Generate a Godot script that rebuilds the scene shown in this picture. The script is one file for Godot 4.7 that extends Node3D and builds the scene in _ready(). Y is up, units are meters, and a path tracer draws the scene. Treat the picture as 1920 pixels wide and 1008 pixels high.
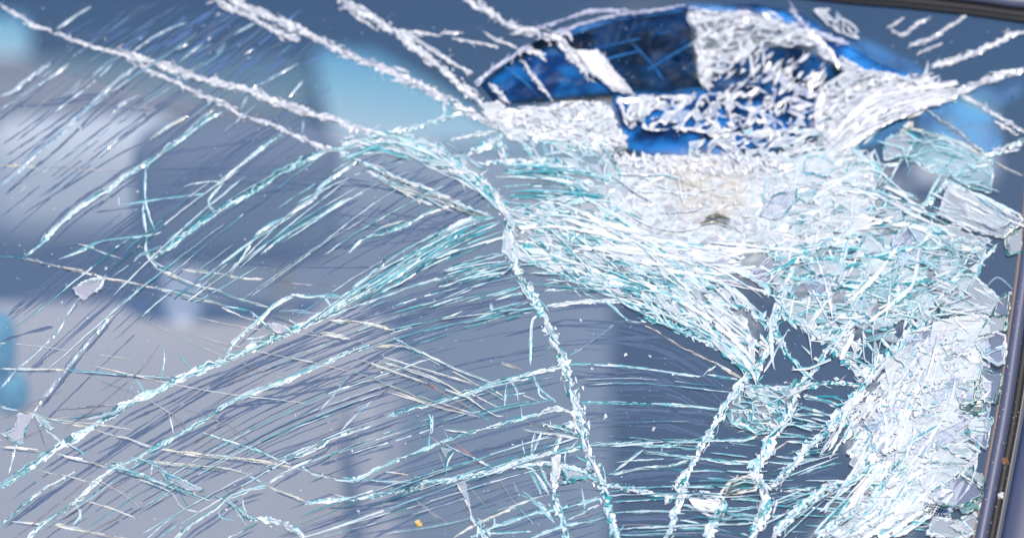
extends Node3D
# A shattered car windshield seen from the front: laminated glass with a blue sun band, crushed
# ridges, fine cracks with drawn shadow lines, loose shards along the pillar, and the dim cabin behind it.

const U := 0.0005                       # one traced unit on the glass, in metres
const DIST := 3.0                       # camera to glass
const ORIGIN := Vector3(0, 1.15, 0)     # middle of the glass
var rng := RandomNumberGenerator.new()
var noise := FastNoiseLite.new()
var see := 0.55                          # how solid the darker faces of a break are
var eye := Vector3.ZERO                 # camera in the world
var cr := Vector3.RIGHT
var cu := Vector3.UP
var cf := Vector3.FORWARD
var glass_basis := Basis()
var eye_l := Vector3.ZERO               # camera in the glass's own axes
var r_l := Vector3.ZERO
var u_l := Vector3.ZERO
var f_l := Vector3.ZERO
var dent := Vector2.ZERO
var gaps: Array = []                      # clear panes that the crazing leaves open
var heed := false
var short_breaks: SurfaceTool
var windshield: Node3D
var car: Node3D
var names := {}
var M := {}

# ---------------------------------------------------------------- helpers
func numbered(n: String) -> String:
	var k: int = names.get(n, 0)
	names[n] = k + 1
	return n if k == 0 else "%s_%03d" % [n, k]

func tag(o: Node3D, label: String, category: String, group := "") -> void:
	o.set_meta("label", label)
	o.set_meta("category", category)
	if group != "":
		o.set_meta("group", group)

func thing(called: String, label: String, category: String, at: Vector3, group := "") -> Node3D:
	var o := Node3D.new()
	o.name = numbered(called)
	add_child(o, true)
	o.position = at
	tag(o, label, category, group)
	return o

func begin() -> SurfaceTool:
	var st := SurfaceTool.new()
	st.begin(Mesh.PRIMITIVE_TRIANGLES)
	return st

func commit(called: String, st: SurfaceTool, m: Material, parent: Node3D, smooth := false) -> MeshInstance3D:
	if not smooth:
		st.generate_normals()
	var o := MeshInstance3D.new()
	o.name = called
	o.mesh = st.commit()
	o.mesh.surface_set_material(0, m)
	parent.add_child(o, true)
	return o

# where the sight line through traced point (x, y) meets the glass, lifted by h metres from it
func dent_at(x: float, y: float) -> float:
	var a := (x - dent.x) / 0.17
	var b := (y - dent.y) / 0.11
	return -0.03 * exp(-(a * a + b * b))

func P(x: float, y: float, h := 0.0) -> Vector3:
	var d := f_l * DIST + r_l * ((x - 960.0) * U) + u_l * ((504.0 - y) * U)
	var p := eye_l + d * (-eye_l.z / d.z)
	for k in 3:
		p = eye_l + d * ((dent_at(p.x, p.y) + h - eye_l.z) / d.z)
	return p

# world point on that sight line, on the upright plane z = depth
func W(x: float, y: float, z: float) -> Vector3:
	var d := cf * DIST + cr * ((x - 960.0) * U) + cu * ((504.0 - y) * U)
	return eye + d * ((z - eye.z) / d.z)

func parse(s: String) -> PackedVector2Array:
	var out := PackedVector2Array()
	for t in s.split(" ", false):
		var c := t.split(",")
		out.append(Vector2(float(c[0]), float(c[1])))
	return out

func smooth_line(p: PackedVector2Array, step: float) -> PackedVector2Array:
	var out := PackedVector2Array()
	for i in p.size() - 1:
		var a := p[max(i - 1, 0)]
		var b := p[i]
		var c := p[i + 1]
		var d := p[min(i + 2, p.size() - 1)]
		var n: int = max(1, int(b.distance_to(c) / step))
		for k in n:
			out.append(b.cubic_interpolate(c, a, d, float(k) / n))
	out.append(p[p.size() - 1])
	return out

func pick(pal: Array) -> Color:
	var c: Color = pal[rng.randi() % pal.size()]
	var k := rng.randf_range(0.88, 1.08)
	var bright := c.g > 0.6
	return Color(c.r * k, c.g * k, c.b * k, rng.randf_range(0.8, 1.0) if bright or c.g < 0.125 else rng.randf_range(see, see + 0.3))

func tri(st: SurfaceTool, a: Vector3, b: Vector3, c: Vector3, col: Color) -> void:
	st.set_color(col)
	st.set_smooth_group(-1)
	st.add_vertex(a)
	st.set_color(col)
	st.set_smooth_group(-1)
	st.add_vertex(b)
	st.set_color(col)
	st.set_smooth_group(-1)
	st.add_vertex(c)

func quad(st: SurfaceTool, a: Vector3, b: Vector3, c: Vector3, d: Vector3, col: Color) -> void:
	tri(st, a, b, c, col)
	tri(st, a, c, d, col)

# a faceted sliver of crack face following a line; w is its width, lift how far its crest stands up
func strip(st: SurfaceTool, line: PackedVector2Array, w: float, pal: Array, h: float, lift: float, jag: float, change := 0.25, gap := 0.0) -> void:
	var n := line.size()
	if n < 2:
		return
	var cl := pick(pal)
	var crr := pick(pal)
	var pl := Vector3.ZERO
	var pm := Vector3.ZERO
	var pr := Vector3.ZERO
	var skip := 0
	var ends: float = max(1.5, min(float(n) * 0.25, 4.0))
	var ph := rng.randf() * 9000.0
	for i in n:
		var t: Vector2 = (line[min(i + 1, n - 1)] - line[max(i - 1, 0)]).normalized()
		var nn := Vector2(-t.y, t.x)
		var k: float = min(1.0, 0.15 + min(i, n - 1 - i) / ends) * (1.0 + 0.9 * noise.get_noise_1d(ph + i * 5.0))
		var wl := w * 0.5 * k * (1.0 + rng.randf_range(-jag, jag))
		var wr := w * 0.5 * k * (1.0 + rng.randf_range(-jag, jag))
		var a := line[i] + nn * wl
		var b := line[i] - nn * wr
		var m: Vector2 = line[i] + nn * w * k * rng.randf_range(-0.22, 0.22) * min(jag + 0.2, 1.0)
		var vl := P(a.x, a.y, h)
		var vm := P(m.x, m.y, h + lift * U * k * rng.randf_range(0.4, 1.0))
		var vr := P(b.x, b.y, h)
		if i > 0 and skip <= 0 and not (heed and in_gap(line[i])):
			quad(st, pl, pm, vm, vl, cl)
			quad(st, pm, pr, vr, vm, crr)
		if rng.randf() < change:
			cl = pick(pal)
		if rng.randf() < change:
			crr = pick(pal)
		if skip > 0:
			skip -= 1
		elif rng.randf() < gap:
			skip = rng.randi_range(1, 5)
		pl = vl
		pm = vm
		pr = vr

func in_gap(p: Vector2) -> bool:
	for g in gaps:
		if g[1].has_point(p) and Geometry2D.is_point_in_polygon(p, g[0]):
			return true
	return false

# a crumb: a little three- or four-sided pyramid of glass on the surface
func crumb(st: SurfaceTool, c: Vector2, s: float, pal: Array, h: float, stretch := 1.0, along := 0.0) -> void:
	var n := rng.randi_range(3, 5)
	var a0 := rng.randf() * TAU
	var ring: Array[Vector3] = []
	for k in n:
		var a := a0 + TAU * k / n + rng.randf_range(-0.4, 0.4)
		var v := Vector2(cos(a) * stretch, sin(a)) * s * rng.randf_range(0.5, 1.1)
		v = v.rotated(along)
		ring.append(P(c.x + v.x, c.y + v.y, h))
	var top := P(c.x + rng.randf_range(-0.3, 0.3) * s, c.y + rng.randf_range(-0.3, 0.3) * s, h + s * U * rng.randf_range(0.15, 0.6))
	var col := pick(pal)
	for k in n:
		tri(st, ring[k], ring[(k + 1) % n], top, col if rng.randf() < 0.7 else pick(pal))

func wander(line: PackedVector2Array, amp: float) -> PackedVector2Array:
	var out := PackedVector2Array()
	var ph := rng.randf() * 9000.0
	var off := rng.randf_range(-0.45, 0.45) * amp
	for i in line.size():
		var t: Vector2 = (line[min(i + 1, line.size() - 1)] - line[max(i - 1, 0)]).normalized()
		var o := off + amp * 0.9 * noise.get_noise_1d(ph + i * 6.0) + rng.randf_range(-0.1, 0.1) * amp
		out.append(line[i] + Vector2(-t.y, t.x) * o)
	return out

func part_of(line: PackedVector2Array, least: float) -> PackedVector2Array:
	var span := rng.randf_range(least, 1.0)
	var a := int(rng.randf_range(0.0, 1.0 - span) * line.size())
	return line.slice(a, min(line.size(), a + max(3, int(span * line.size()))))

# one traced crack of crushed white glass
func ridge(s: String, w0: float, pal := "white", h := 0.0006, grit := 1.0) -> void:
	var w := w0 * (1.3 if w0 > 9.0 else 1.12)
	var st := begin()
	var line := smooth_line(parse(s), 4.0)
	strip(st, wander(line, w * 0.25), w * 0.55, M.pal[pal], h, 1.5, 0.55, 0.4, 0.02)
	var second: String = "icy" if pal == "white" and w > 9.0 else pal
	strip(st, wander(line, w * 0.5), w * 0.4, M.pal[second], h + 0.0004, w * 0.1, 0.7, 0.5, 0.06)
	for k in int(line.size() * (0.22 + w * 0.022)):
		var i := rng.randi() % line.size()
		var t: Vector2 = (line[min(i + 1, line.size() - 1)] - line[max(i - 1, 0)]).normalized()
		var c := line[i] + Vector2(-t.y, t.x) * clampf(rng.randfn(0.0, 0.27), -0.6, 0.6) * w
		var dir := t.rotated(rng.randfn(0.0, 0.22))
		var ln := rng.randf_range(5.0, 12.0 + w * 1.2)
		var bits := PackedVector2Array()
		for q in 4:
			bits.append(c + dir * ln * (q / 3.0 - 0.5) + Vector2(rng.randfn(0, 0.5), rng.randfn(0, 0.5)))
		strip(st, bits, rng.randf_range(1.6, 2.4 + w * 0.2), M.pal[second if k % 3 == 1 else pal], h + 0.0005 + rng.randf() * 0.0015, w * 0.12, 0.5, 0.4)
	var n := int(line.size() * grit * (0.25 + w * 0.03))
	var ph := rng.randf() * 9000.0
	for k in n:
		var i := rng.randi() % line.size()
		if noise.get_noise_1d(ph + i * 4.0) < rng.randf_range(-0.4, 0.15):
			continue
		var t: Vector2 = (line[min(i + 1, line.size() - 1)] - line[max(i - 1, 0)]).normalized()
		var off := rng.randfn(0.0, 0.30) * w
		crumb(st, line[i] + Vector2(-t.y, t.x) * off, rng.randf_range(0.8, 1.6 + w * 0.11), M.pal[pal], h + 0.001, rng.randf_range(1.0, 2.6), t.angle() + rng.randf_range(-0.7, 0.7))
	for k in int(line.size() / 9.0 * grit):
		var i := rng.randi() % line.size()
		var t: Vector2 = (line[min(i + 1, line.size() - 1)] - line[max(i - 1, 0)]).normalized()
		var dir := t.rotated(rng.randf_range(0.25, 0.9) * (1 if rng.randf() < 0.5 else -1)) * (1 if rng.randf() < 0.6 else -1)
		var ln := rng.randf_range(0.5, 1.6) * w + 3.0
		strip(st, PackedVector2Array([line[i], line[i] + dir * ln * 0.4, line[i] + dir * ln * 0.75 + Vector2(rng.randfn(0, 0.8), rng.randfn(0, 0.8)), line[i] + dir * ln]), rng.randf_range(1.2, 2.2 + w * 0.08), M.pal[second], h + 0.0008, 1.0, 0.4, 0.4)
	commit("crack", st, M.crack, windshield)

# one traced fine crack: the face of the break seen at a slant through the glass
func fine(s: String, w0: float, pal := "teal", shade := "", h := 0.0003, gap := 0.0) -> void:
	var w := w0 * 0.88
	var line := smooth_line(parse(s), 5.0)
	var reach := 0.0
	for i in line.size() - 1:
		reach += line[i].distance_to(line[i + 1])
	var brief := reach < 56.0            # the shortest ones share one part
	var st := short_breaks if brief else begin()
	strip(st, line, w, M.pal[pal], h, 0.8, 0.22, 0.12, gap)
	if w >= 3.6:
		strip(st, wander(line, w * 0.8), w * 0.32, M.pal[pal + "_gleam"] if M.pal.has(pal + "_gleam") else M.pal[pal], h + 0.0006, 0.8, 0.3, 0.14, 0.08)
	if w >= 4.7:
		strip(st, wander(line, w * 1.1), w * 0.25, M.pal[pal], h + 0.0009, 0.8, 0.3, 0.2, 0.1)
		for k in int(line.size() * 0.3):
			var i := rng.randi() % line.size()
			crumb(st, line[i] + Vector2(rng.randfn(0, 0.4), rng.randfn(0, 0.4)) * w, rng.randf_range(0.8, 2.4), M.pal.white, h + 0.001)
	if not brief:
		commit("crack", st, M.soft, windshield)
	# the shadow of the break, drawn as a dark strip a little lower under the glass
	if shade != "":
		for o in shade.split(" "):
			var st2 := begin()
			var c := o.split(",")
			var dy := float(c[0])
			var ln := PackedVector2Array()
			var a := int(line.size() * rng.randf_range(0.0, 0.2))
			var b := int(line.size() * rng.randf_range(0.8, 1.0))
			for i in range(a, b):
				ln.append(line[i] + Vector2(dy * 0.45, dy))
			strip(st2, ln, (float(c[1]) if c.size() > 1 else 3.0) * 1.3, M.pal.dark, -0.0012, 0.0, 0.25, 0.05, 0.012)
			if ln.size() > 1:
				commit("crack_shadow", st2, M.inner, windshield)

func dark(s: String, w: float) -> void:  # a crack's shadow, drawn as a dark strip just under the pane
	var st := begin()
	strip(st, smooth_line(parse(s), 5.0), w, M.pal.dark, -0.0012, 0.0, 0.25, 0.05, 0.0)
	commit("crack_shadow", st, M.inner, windshield)

func spot_in(poly: PackedVector2Array, box: Rect2) -> Vector2:
	for k in 200:
		var p := box.position + Vector2(rng.randf(), rng.randf()) * box.size
		if Geometry2D.is_point_in_polygon(p, poly) and not (heed and in_gap(p)):
			return p
	return poly[0]

func bounds(poly: PackedVector2Array) -> Rect2:
	var r := Rect2(poly[0], Vector2.ZERO)
	for p in poly:
		r = r.expand(p)
	return r

# a patch of hairline breaks and dark drawn shadow lines too many to trace: along one bearing, or fanning out from a point
func craze(called: String, s: String, n: int, l0: float, l1: float, bearing: float, jit: float, w0: float, w1: float, pal: String, h := 0.0005, fan := Vector2.ZERO, m: Material = null) -> void:
	var poly := parse(s)
	var box := bounds(poly)
	var st := begin()
	for k in n:
		var c := spot_in(poly, box)
		var a := deg_to_rad(bearing + rng.randfn(0, jit))
		if fan != Vector2.ZERO:
			a += (c - fan).angle()
		var ln := rng.randf_range(l0, l1) * (0.5 + 0.5 * rng.randf())
		var pts := PackedVector2Array()
		var bend := rng.randfn(0, 0.003)
		var p := c - Vector2(cos(a), sin(a)) * ln * 0.5
		var q: int = max(2, int(ln / 8.0))
		for i in q + 1:
			pts.append(p)
			p += Vector2(cos(a), sin(a)) * ln / q
			a += bend + rng.randfn(0, 0.015)
		strip(st, pts, rng.randf_range(w0, w1), M.pal[pal], h + (rng.randf() * 0.0025 if h > 0 else 0.0), 1.2 if h > 0 else 0.0, 0.25, 0.15, 0.02)
	var o := commit(called, st, M.crack if m == null else m, windshield)
	o.set_meta("kind", "stuff")

func crush(called: String, s: String, n: int, s0: float, s1: float, pal: String, h := 0.0012, along := 0.0) -> void:
	var poly := parse(s)
	var box := bounds(poly)
	var st := begin()
	for k in n:
		crumb(st, spot_in(poly, box), rng.randf_range(s0, s1) * (0.5 + 0.5 * rng.randf()), M.pal[pal], h + rng.randf() * 0.003, rng.randf_range(1.0, 2.2), deg_to_rad(along) + rng.randfn(0, 0.6))
	var o := commit(called, st, M.crack, windshield)
	o.set_meta("kind", "stuff")

# a loose plate of glass with thickness, tilted out of the surface, its broken rim a sub-part
func shard(s: String, m: String, rim := "white", rim_w := 4.0, tilt := 1.0, h := 0.0015) -> void:
	plate(parse(s), m, rim, rim_w, tilt, h)

func plate(poly: PackedVector2Array, m: String, rim: String, rim_w: float, tilt: float, h: float, loose := false) -> void:
	var mid := Vector2.ZERO
	for p in poly:
		mid += p / poly.size()
	var g := Vector2(rng.randf_range(-1, 1), rng.randf_range(-1, 1)) * 0.00004 * tilt
	var top: Array[Vector3] = []
	for p in poly:
		top.append(P(p.x, p.y, h + 0.0012 * tilt + g.dot(p - mid)))
	var idx := Geometry2D.triangulate_polygon(poly)
	var st := begin()
	for k in range(0, idx.size(), 3):
		tri(st, top[idx[k]], top[idx[k + 1]], top[idx[k + 2]], Color.WHITE)
	var o := commit("shard", st, M[m], windshield)
	var sr := begin()
	var closed := poly.duplicate()
	closed.append(poly[0])
	var line := PackedVector2Array()
	for i in poly.size():
		var a := closed[i]
		var b := closed[i + 1]
		var q: int = max(2, int(a.distance_to(b) / 4.0))
		for j in q:
			line.append(a.lerp(b, float(j) / q) + Vector2(rng.randfn(0, 0.5), rng.randfn(0, 0.5)))
	line.append(poly[0])
	strip(sr, line, rim_w, M.pal[rim], h + 0.0012 * tilt, 2.0, 0.6, 0.3, 0.08)
	if rim_w > 3.5:
		strip(sr, wander(line, rim_w), rim_w * 0.5, M.pal[rim], h + 0.0016 * tilt, 2.0, 0.6, 0.3, 0.2)
	if tilt > 0.99 and poly.size() > 3 and not loose:
		for inner in Geometry2D.offset_polygon(poly, -rng.randf_range(3.0, 6.0)):
			inner.append(inner[0])
			strip(sr, smooth_line_straight(inner), 1.6, M.pal[rim], h + 0.0016 * tilt, 0.8, 0.3, 0.25, 0.15)
	commit("broken_edge", sr, M.crack, o)

func smooth_line_straight(p: PackedVector2Array) -> PackedVector2Array:
	var out := PackedVector2Array()
	for i in p.size() - 1:
		var q: int = max(1, int(p[i].distance_to(p[i + 1]) / 4.0))
		for j in q:
			out.append(p[i].lerp(p[i + 1], float(j) / q))
	out.append(p[p.size() - 1])
	return out

# a swept surface through lines that run the same way; each row is [line, height]
func loft(rows: Array, smooth := true) -> SurfaceTool:
	var st := begin()
	var grid: Array = []
	for r in rows:
		var line := smooth_line(parse(r[0]), 14.0)
		grid.append([line, r[1]])
	var n := 0
	for g in grid:
		n = max(n, g[0].size())
	var pts: Array = []
	for g in grid:
		var row: Array[Vector3] = []
		for i in n:
			var f: float = float(i) / (n - 1) * (g[0].size() - 1)
			var a: int = min(int(f), g[0].size() - 2)
			var p: Vector2 = g[0][a].lerp(g[0][a + 1], f - a)
			row.append(P(p.x, p.y, g[1]))
		pts.append(row)
	for j in pts.size() - 1:
		for i in n - 1:
			for v in [pts[j][i], pts[j][i + 1], pts[j + 1][i + 1], pts[j][i], pts[j + 1][i + 1], pts[j + 1][i]]:
				st.set_smooth_group(0 if smooth else -1)
				st.add_vertex(v)
	return st

func rounded_box(size: Vector3, r: float, bulge := 0.0) -> SurfaceTool:
	var st := begin()
	var n := 14
	for face in 6:
		for i in n:
			for j in n:
				var c: Array = []
				for d in [[0, 0], [1, 0], [1, 1], [0, 1]]:
					var a: float = float(i + d[0]) / n * 2.0 - 1.0
					var b: float = float(j + d[1]) / n * 2.0 - 1.0
					var v := Vector3(a, b, 1.0)
					if face == 1: v = Vector3(-a, b, -1.0)
					if face == 2: v = Vector3(1.0, b, -a)
					if face == 3: v = Vector3(-1.0, b, a)
					if face == 4: v = Vector3(a, 1.0, -b)
					if face == 5: v = Vector3(a, -1.0, b)
					var p := Vector3(v.x * size.x, v.y * size.y, v.z * size.z) * 0.5
					var core := size * 0.5 - Vector3.ONE * r
					var q := p.clamp(-core, core)
					p = q + (p - q).normalized() * r if p.distance_to(q) > 1e-6 else p
					p.z += bulge * cos(v.x * 1.4) * cos(v.y * 1.4) * sign(p.z)
					c.append(p)
				for k in [0, 2, 1, 0, 3, 2]:
					st.set_smooth_group(0)
					st.add_vertex(c[k])
	return st

func mat(c: Color, rough: float, metal := 0.0) -> StandardMaterial3D:
	var m := StandardMaterial3D.new()
	m.albedo_color = c.linear_to_srgb()
	m.albedo_color.a = c.a
	m.roughness = rough
	m.metallic = metal
	return m

func pane(c: Color, a: float, rough := 0.03) -> StandardMaterial3D:
	var m := mat(Color(c.r, c.g, c.b, a), rough)
	m.transparency = BaseMaterial3D.TRANSPARENCY_ALPHA
	m.cull_mode = BaseMaterial3D.CULL_DISABLED
	return m

# ---------------------------------------------------------------- scene
func _ready() -> void:
	rng.seed = 20240611
	noise.seed = 7
	noise.frequency = 0.02
	noise.fractal_octaves = 3
	var up_cam := deg_to_rad(15.0)
	var up_glass := deg_to_rad(45.0)
	var towards := Vector3(0, sin(up_cam), cos(up_cam))
	eye = ORIGIN + towards * DIST
	cf = -towards
	cu = cr.cross(cf).normalized()
	var cam := Camera3D.new()
	cam.name = "camera"
	add_child(cam)
	cam.near = 0.05
	cam.far = 400.0
	cam.look_at_from_position(eye, ORIGIN, Vector3.UP)
	var ca := CameraAttributesPhysical.new()
	ca.frustum_focal_length = 208.0
	ca.frustum_focus_distance = 2.93
	ca.exposure_aperture = 3.6
	cam.attributes = ca
	cam.fov = rad_to_deg(2.0 * atan(504.0 * U / DIST))
	cam.current = true
	print("fov ", cam.fov)

	var env := Environment.new()
	env.background_mode = Environment.BG_SKY
	var sky := Sky.new()
	var sm := ProceduralSkyMaterial.new()
	sm.sky_top_color = Color(0.40, 0.55, 0.82)
	sm.sky_horizon_color = Color(0.80, 0.87, 0.95)
	sm.sky_curve = 0.22
	sm.ground_bottom_color = Color(0.45, 0.44, 0.43)
	sm.ground_horizon_color = Color(0.70, 0.72, 0.74)
	sky.sky_material = sm
	env.sky = sky
	env.tonemap_mode = Environment.TONE_MAPPER_LINEAR
	env.tonemap_exposure = 1.0
	env.sdfgi_enabled = true
	env.ssao_enabled = true
	env.ssil_enabled = true
	var we := WorldEnvironment.new()
	we.name = "world_environment"
	we.environment = env
	add_child(we)
	var sun := DirectionalLight3D.new()
	sun.name = "sun"
	sun.light_energy = 1.25
	sun.light_color = Color(1.0, 0.96, 0.90)
	sun.light_angular_distance = 0.5
	sun.shadow_enabled = true
	add_child(sun)
	sun.look_at_from_position(Vector3(1.3, 5.4, 2.9), Vector3.ZERO, Vector3.UP)

	glass_basis = Basis(Vector3(1, 0, 0), Vector3(0, cos(up_glass), -sin(up_glass)), Vector3(0, sin(up_glass), cos(up_glass)))
	var inv := glass_basis.inverse()
	eye_l = inv * (eye - ORIGIN)
	r_l = inv * cr
	u_l = inv * cu
	f_l = inv * cf
	var dc := eye_l + (f_l * DIST + r_l * ((1385.0 - 960.0) * U) + u_l * ((504.0 - 250.0) * U)) * 1.06
	dent = Vector2(dc.x, dc.y)

	materials()
	setting()
	windshield = thing("windshield", "shattered laminated car windshield with blue sun band and crushed impact spot", "windshield", ORIGIN)
	windshield.basis = glass_basis
	car = thing("car", "slate blue car body framing the broken windshield with black rubber seals and pale seats inside", "car", ORIGIN)
	car.basis = glass_basis
	cabin()
	frame()
	panes()
	ridges()
	short_breaks = begin()
	fines()
	commit("short_cracks", short_breaks, M.soft, windshield).set_meta("kind", "stuff")
	shades()
	crazing()
	shards()
	litter()

func materials() -> void:
	M.pal = {
		"white": [Color(0.84, 0.84, 0.84), Color(0.84, 0.84, 0.84), Color(0.84, 0.83, 0.81), Color(0.76, 0.79, 0.81), Color(0.62, 0.68, 0.72), Color(0.70, 0.82, 0.84), Color(0.30, 0.58, 0.62), Color(0.42, 0.48, 0.54)],
		"snow": [Color(0.84, 0.84, 0.84), Color(0.82, 0.81, 0.79), Color(0.80, 0.80, 0.81), Color(0.60, 0.62, 0.66), Color(0.45, 0.47, 0.53)],
		"icy": [Color(0.80, 0.85, 0.87), Color(0.80, 0.85, 0.87), Color(0.55, 0.76, 0.79), Color(0.30, 0.62, 0.66), Color(0.06, 0.38, 0.42), Color(0.02, 0.20, 0.24)],
		"teal": [Color(0.80, 0.86, 0.88), Color(0.70, 0.84, 0.86), Color(0.42, 0.68, 0.72), Color(0.20, 0.52, 0.57), Color(0.08, 0.38, 0.44), Color(0.04, 0.28, 0.34), Color(0.02, 0.14, 0.19)],
		"teal_gleam": [Color(0.85, 0.88, 0.90), Color(0.60, 0.82, 0.86), Color(0.20, 0.58, 0.62)],
		"pale": [Color(0.40, 0.54, 0.64), Color(0.55, 0.66, 0.72), Color(0.24, 0.44, 0.56), Color(0.16, 0.28, 0.42)],
		"gold": [Color(0.82, 0.80, 0.70), Color(0.72, 0.68, 0.54), Color(0.82, 0.83, 0.83), Color(0.45, 0.44, 0.42), Color(0.20, 0.20, 0.22), Color(0.16, 0.36, 0.40), Color(0.50, 0.66, 0.70)],
		"gold_gleam": [Color(0.86, 0.84, 0.70), Color(0.84, 0.84, 0.84), Color(0.45, 0.42, 0.36)],
		"grey": [Color(0.30, 0.31, 0.36), Color(0.20, 0.21, 0.26), Color(0.45, 0.46, 0.50), Color(0.12, 0.13, 0.17)],
		"dark": [Color(0.075, 0.085, 0.125), Color(0.09, 0.10, 0.145), Color(0.055, 0.06, 0.09)],  # slates for the shadow lines drawn under the cracks
		"red": [Color(0.20, 0.14, 0.15), Color(0.45, 0.22, 0.22), Color(0.12, 0.10, 0.12), Color(0.10, 0.35, 0.38)],
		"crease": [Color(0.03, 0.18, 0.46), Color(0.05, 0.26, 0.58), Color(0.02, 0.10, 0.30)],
		"dusk": [Color(0.08, 0.14, 0.32), Color(0.10, 0.18, 0.40), Color(0.06, 0.10, 0.24)],
		"blue": [Color(0.03, 0.14, 0.45), Color(0.02, 0.09, 0.30), Color(0.06, 0.25, 0.60), Color(0.20, 0.34, 0.62)],
		"lilac": [Color(0.55, 0.57, 0.70), Color(0.45, 0.48, 0.64), Color(0.70, 0.71, 0.80)],
		"green": [Color(0.01, 0.08, 0.07), Color(0.02, 0.16, 0.14), Color(0.10, 0.36, 0.32), Color(0.75, 0.82, 0.78), Color(0.80, 0.78, 0.68)],
		"earth": [Color(0.10, 0.09, 0.05), Color(0.20, 0.17, 0.10), Color(0.06, 0.06, 0.05)],
		"leaf": [Color(0.75, 0.48, 0.10), Color(0.82, 0.62, 0.25), Color(0.70, 0.42, 0.12)],
		"rust": [Color(0.30, 0.12, 0.04), Color(0.22, 0.09, 0.03)],
		"cream": [Color(0.72, 0.66, 0.56), Color(0.80, 0.77, 0.70), Color(0.60, 0.52, 0.38), Color(0.80, 0.80, 0.80)],
	}
	var c := mat(Color.WHITE, 0.22)
	c.vertex_color_use_as_albedo = true
	c.cull_mode = BaseMaterial3D.CULL_DISABLED
	M.crack = c
	c.clearcoat_enabled = true
	c.clearcoat = 0.6
	c.clearcoat_roughness = 0.06
	var cs := mat(Color.WHITE, 0.3)
	cs.vertex_color_use_as_albedo = true
	cs.transparency = BaseMaterial3D.TRANSPARENCY_ALPHA
	cs.cull_mode = BaseMaterial3D.CULL_DISABLED
	cs.clearcoat_enabled = true
	cs.clearcoat = 0.35
	cs.clearcoat_roughness = 0.06
	M.soft = cs
	var fm := mat(Color.WHITE, 0.27)
	fm.vertex_color_use_as_albedo = true
	fm.metallic_specular = 0.12
	fm.transparency = BaseMaterial3D.TRANSPARENCY_ALPHA
	fm.cull_mode = BaseMaterial3D.CULL_DISABLED
	M.film = fm
	var d := mat(Color.WHITE, 0.6)
	d.vertex_color_use_as_albedo = true
	d.metallic_specular = 0.2
	d.transparency = BaseMaterial3D.TRANSPARENCY_ALPHA
	d.cull_mode = BaseMaterial3D.CULL_DISABLED
	M.inner = d
	M.pane = pane(Color(0.29, 0.52, 0.86), 0.145)
	M.milky = pane(Color(0.84, 0.88, 0.88), 0.56, 0.12)
	M.hazy = pane(Color(0.76, 0.84, 0.88), 0.38, 0.1)
	M.clear = pane(Color(0.62, 0.66, 0.86), 0.20, 0.05)
	M.lilac = pane(Color(0.52, 0.52, 0.60), 0.62, 0.2)
	for k in ["milky", "hazy", "lilac"]:
		M[k].metallic_specular = 0.2
	M.aqua = pane(Color(0.40, 0.68, 0.70), 0.30, 0.1)
	M.green = pane(Color(0.02, 0.10, 0.10), 0.55, 0.1)
	M.blue = pane(Color(0.02, 0.13, 0.42), 0.62, 0.1)
	M.navy = pane(Color(0.015, 0.07, 0.26), 0.45, 0.1)
	M.azure = pane(Color(0.03, 0.26, 0.68), 0.72, 0.12)
	M.sky_blue = pane(Color(0.10, 0.36, 0.62), 0.55, 0.1)
	for k in ["blue", "navy", "azure", "sky_blue"]:
		M[k].metallic_specular = 0.1
	var tint := mat(Color.WHITE, 0.0)
	tint.vertex_color_use_as_albedo = true
	tint.transparency = BaseMaterial3D.TRANSPARENCY_ALPHA
	tint.albedo_color.a = 0.0
	tint.refraction_enabled = true
	tint.refraction_scale = 0.0005
	tint.metallic_specular = 0.0
	M.tint = tint
	M.paint = mat(Color(0.085, 0.095, 0.155), 0.45, 0.1)
	M.paint.clearcoat_enabled = true
	M.paint.clearcoat = 0.25
	M.paint.clearcoat_roughness = 0.12
	M.panel = mat(Color(0.055, 0.068, 0.13), 0.5)
	M.rubber = mat(Color(0.010, 0.010, 0.012), 0.6)
	M.seam = mat(Color(0.30, 0.23, 0.16), 0.5)
	M.bead = mat(Color(0.24, 0.19, 0.17), 0.7)
	M.cloth = mat(Color(0.30, 0.285, 0.275), 0.9)
	M.cloth_dim = mat(Color(0.44, 0.46, 0.46), 0.9)
	M.cloth_dark = mat(Color(0.10, 0.115, 0.13), 0.9)
	M.cloth_slate = mat(Color(0.19, 0.215, 0.23), 0.9)
	M.shelf = mat(Color(0.17, 0.16, 0.15), 0.9)
	M.trim = mat(Color(0.018, 0.019, 0.025), 0.8)
	M.metal = mat(Color(0.80, 0.80, 0.82), 0.3, 0.2)
	M.tan = mat(Color(0.50, 0.42, 0.30), 0.6)
	M.blue_shape = mat(Color(0.08, 0.24, 0.31), 0.7)

func setting() -> void:
	var g := begin()
	for v in [Vector3(-200, 0, -200), Vector3(200, 0, -200), Vector3(200, 0, 200), Vector3(-200, 0, -200), Vector3(200, 0, 200), Vector3(-200, 0, 200)]:
		g.set_normal(Vector3.UP)
		g.add_vertex(v)
	var gm := mat(Color(0.45, 0.46, 0.45), 0.95)
	var o := commit("ground", g, gm, self, true)
	o.set_meta("kind", "structure")
	tag(o, "pale concrete ground behind the car seen through its rear openings", "ground")

# ---------------------------------------------------------------- what is behind the glass
func part_root(called: String, at: Vector3) -> Node3D:
	var o := Node3D.new()
	o.name = called
	car.add_child(o, true)
	var inv := glass_basis.inverse()
	o.transform = Transform3D(inv, inv * (at - ORIGIN))
	return o

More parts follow.
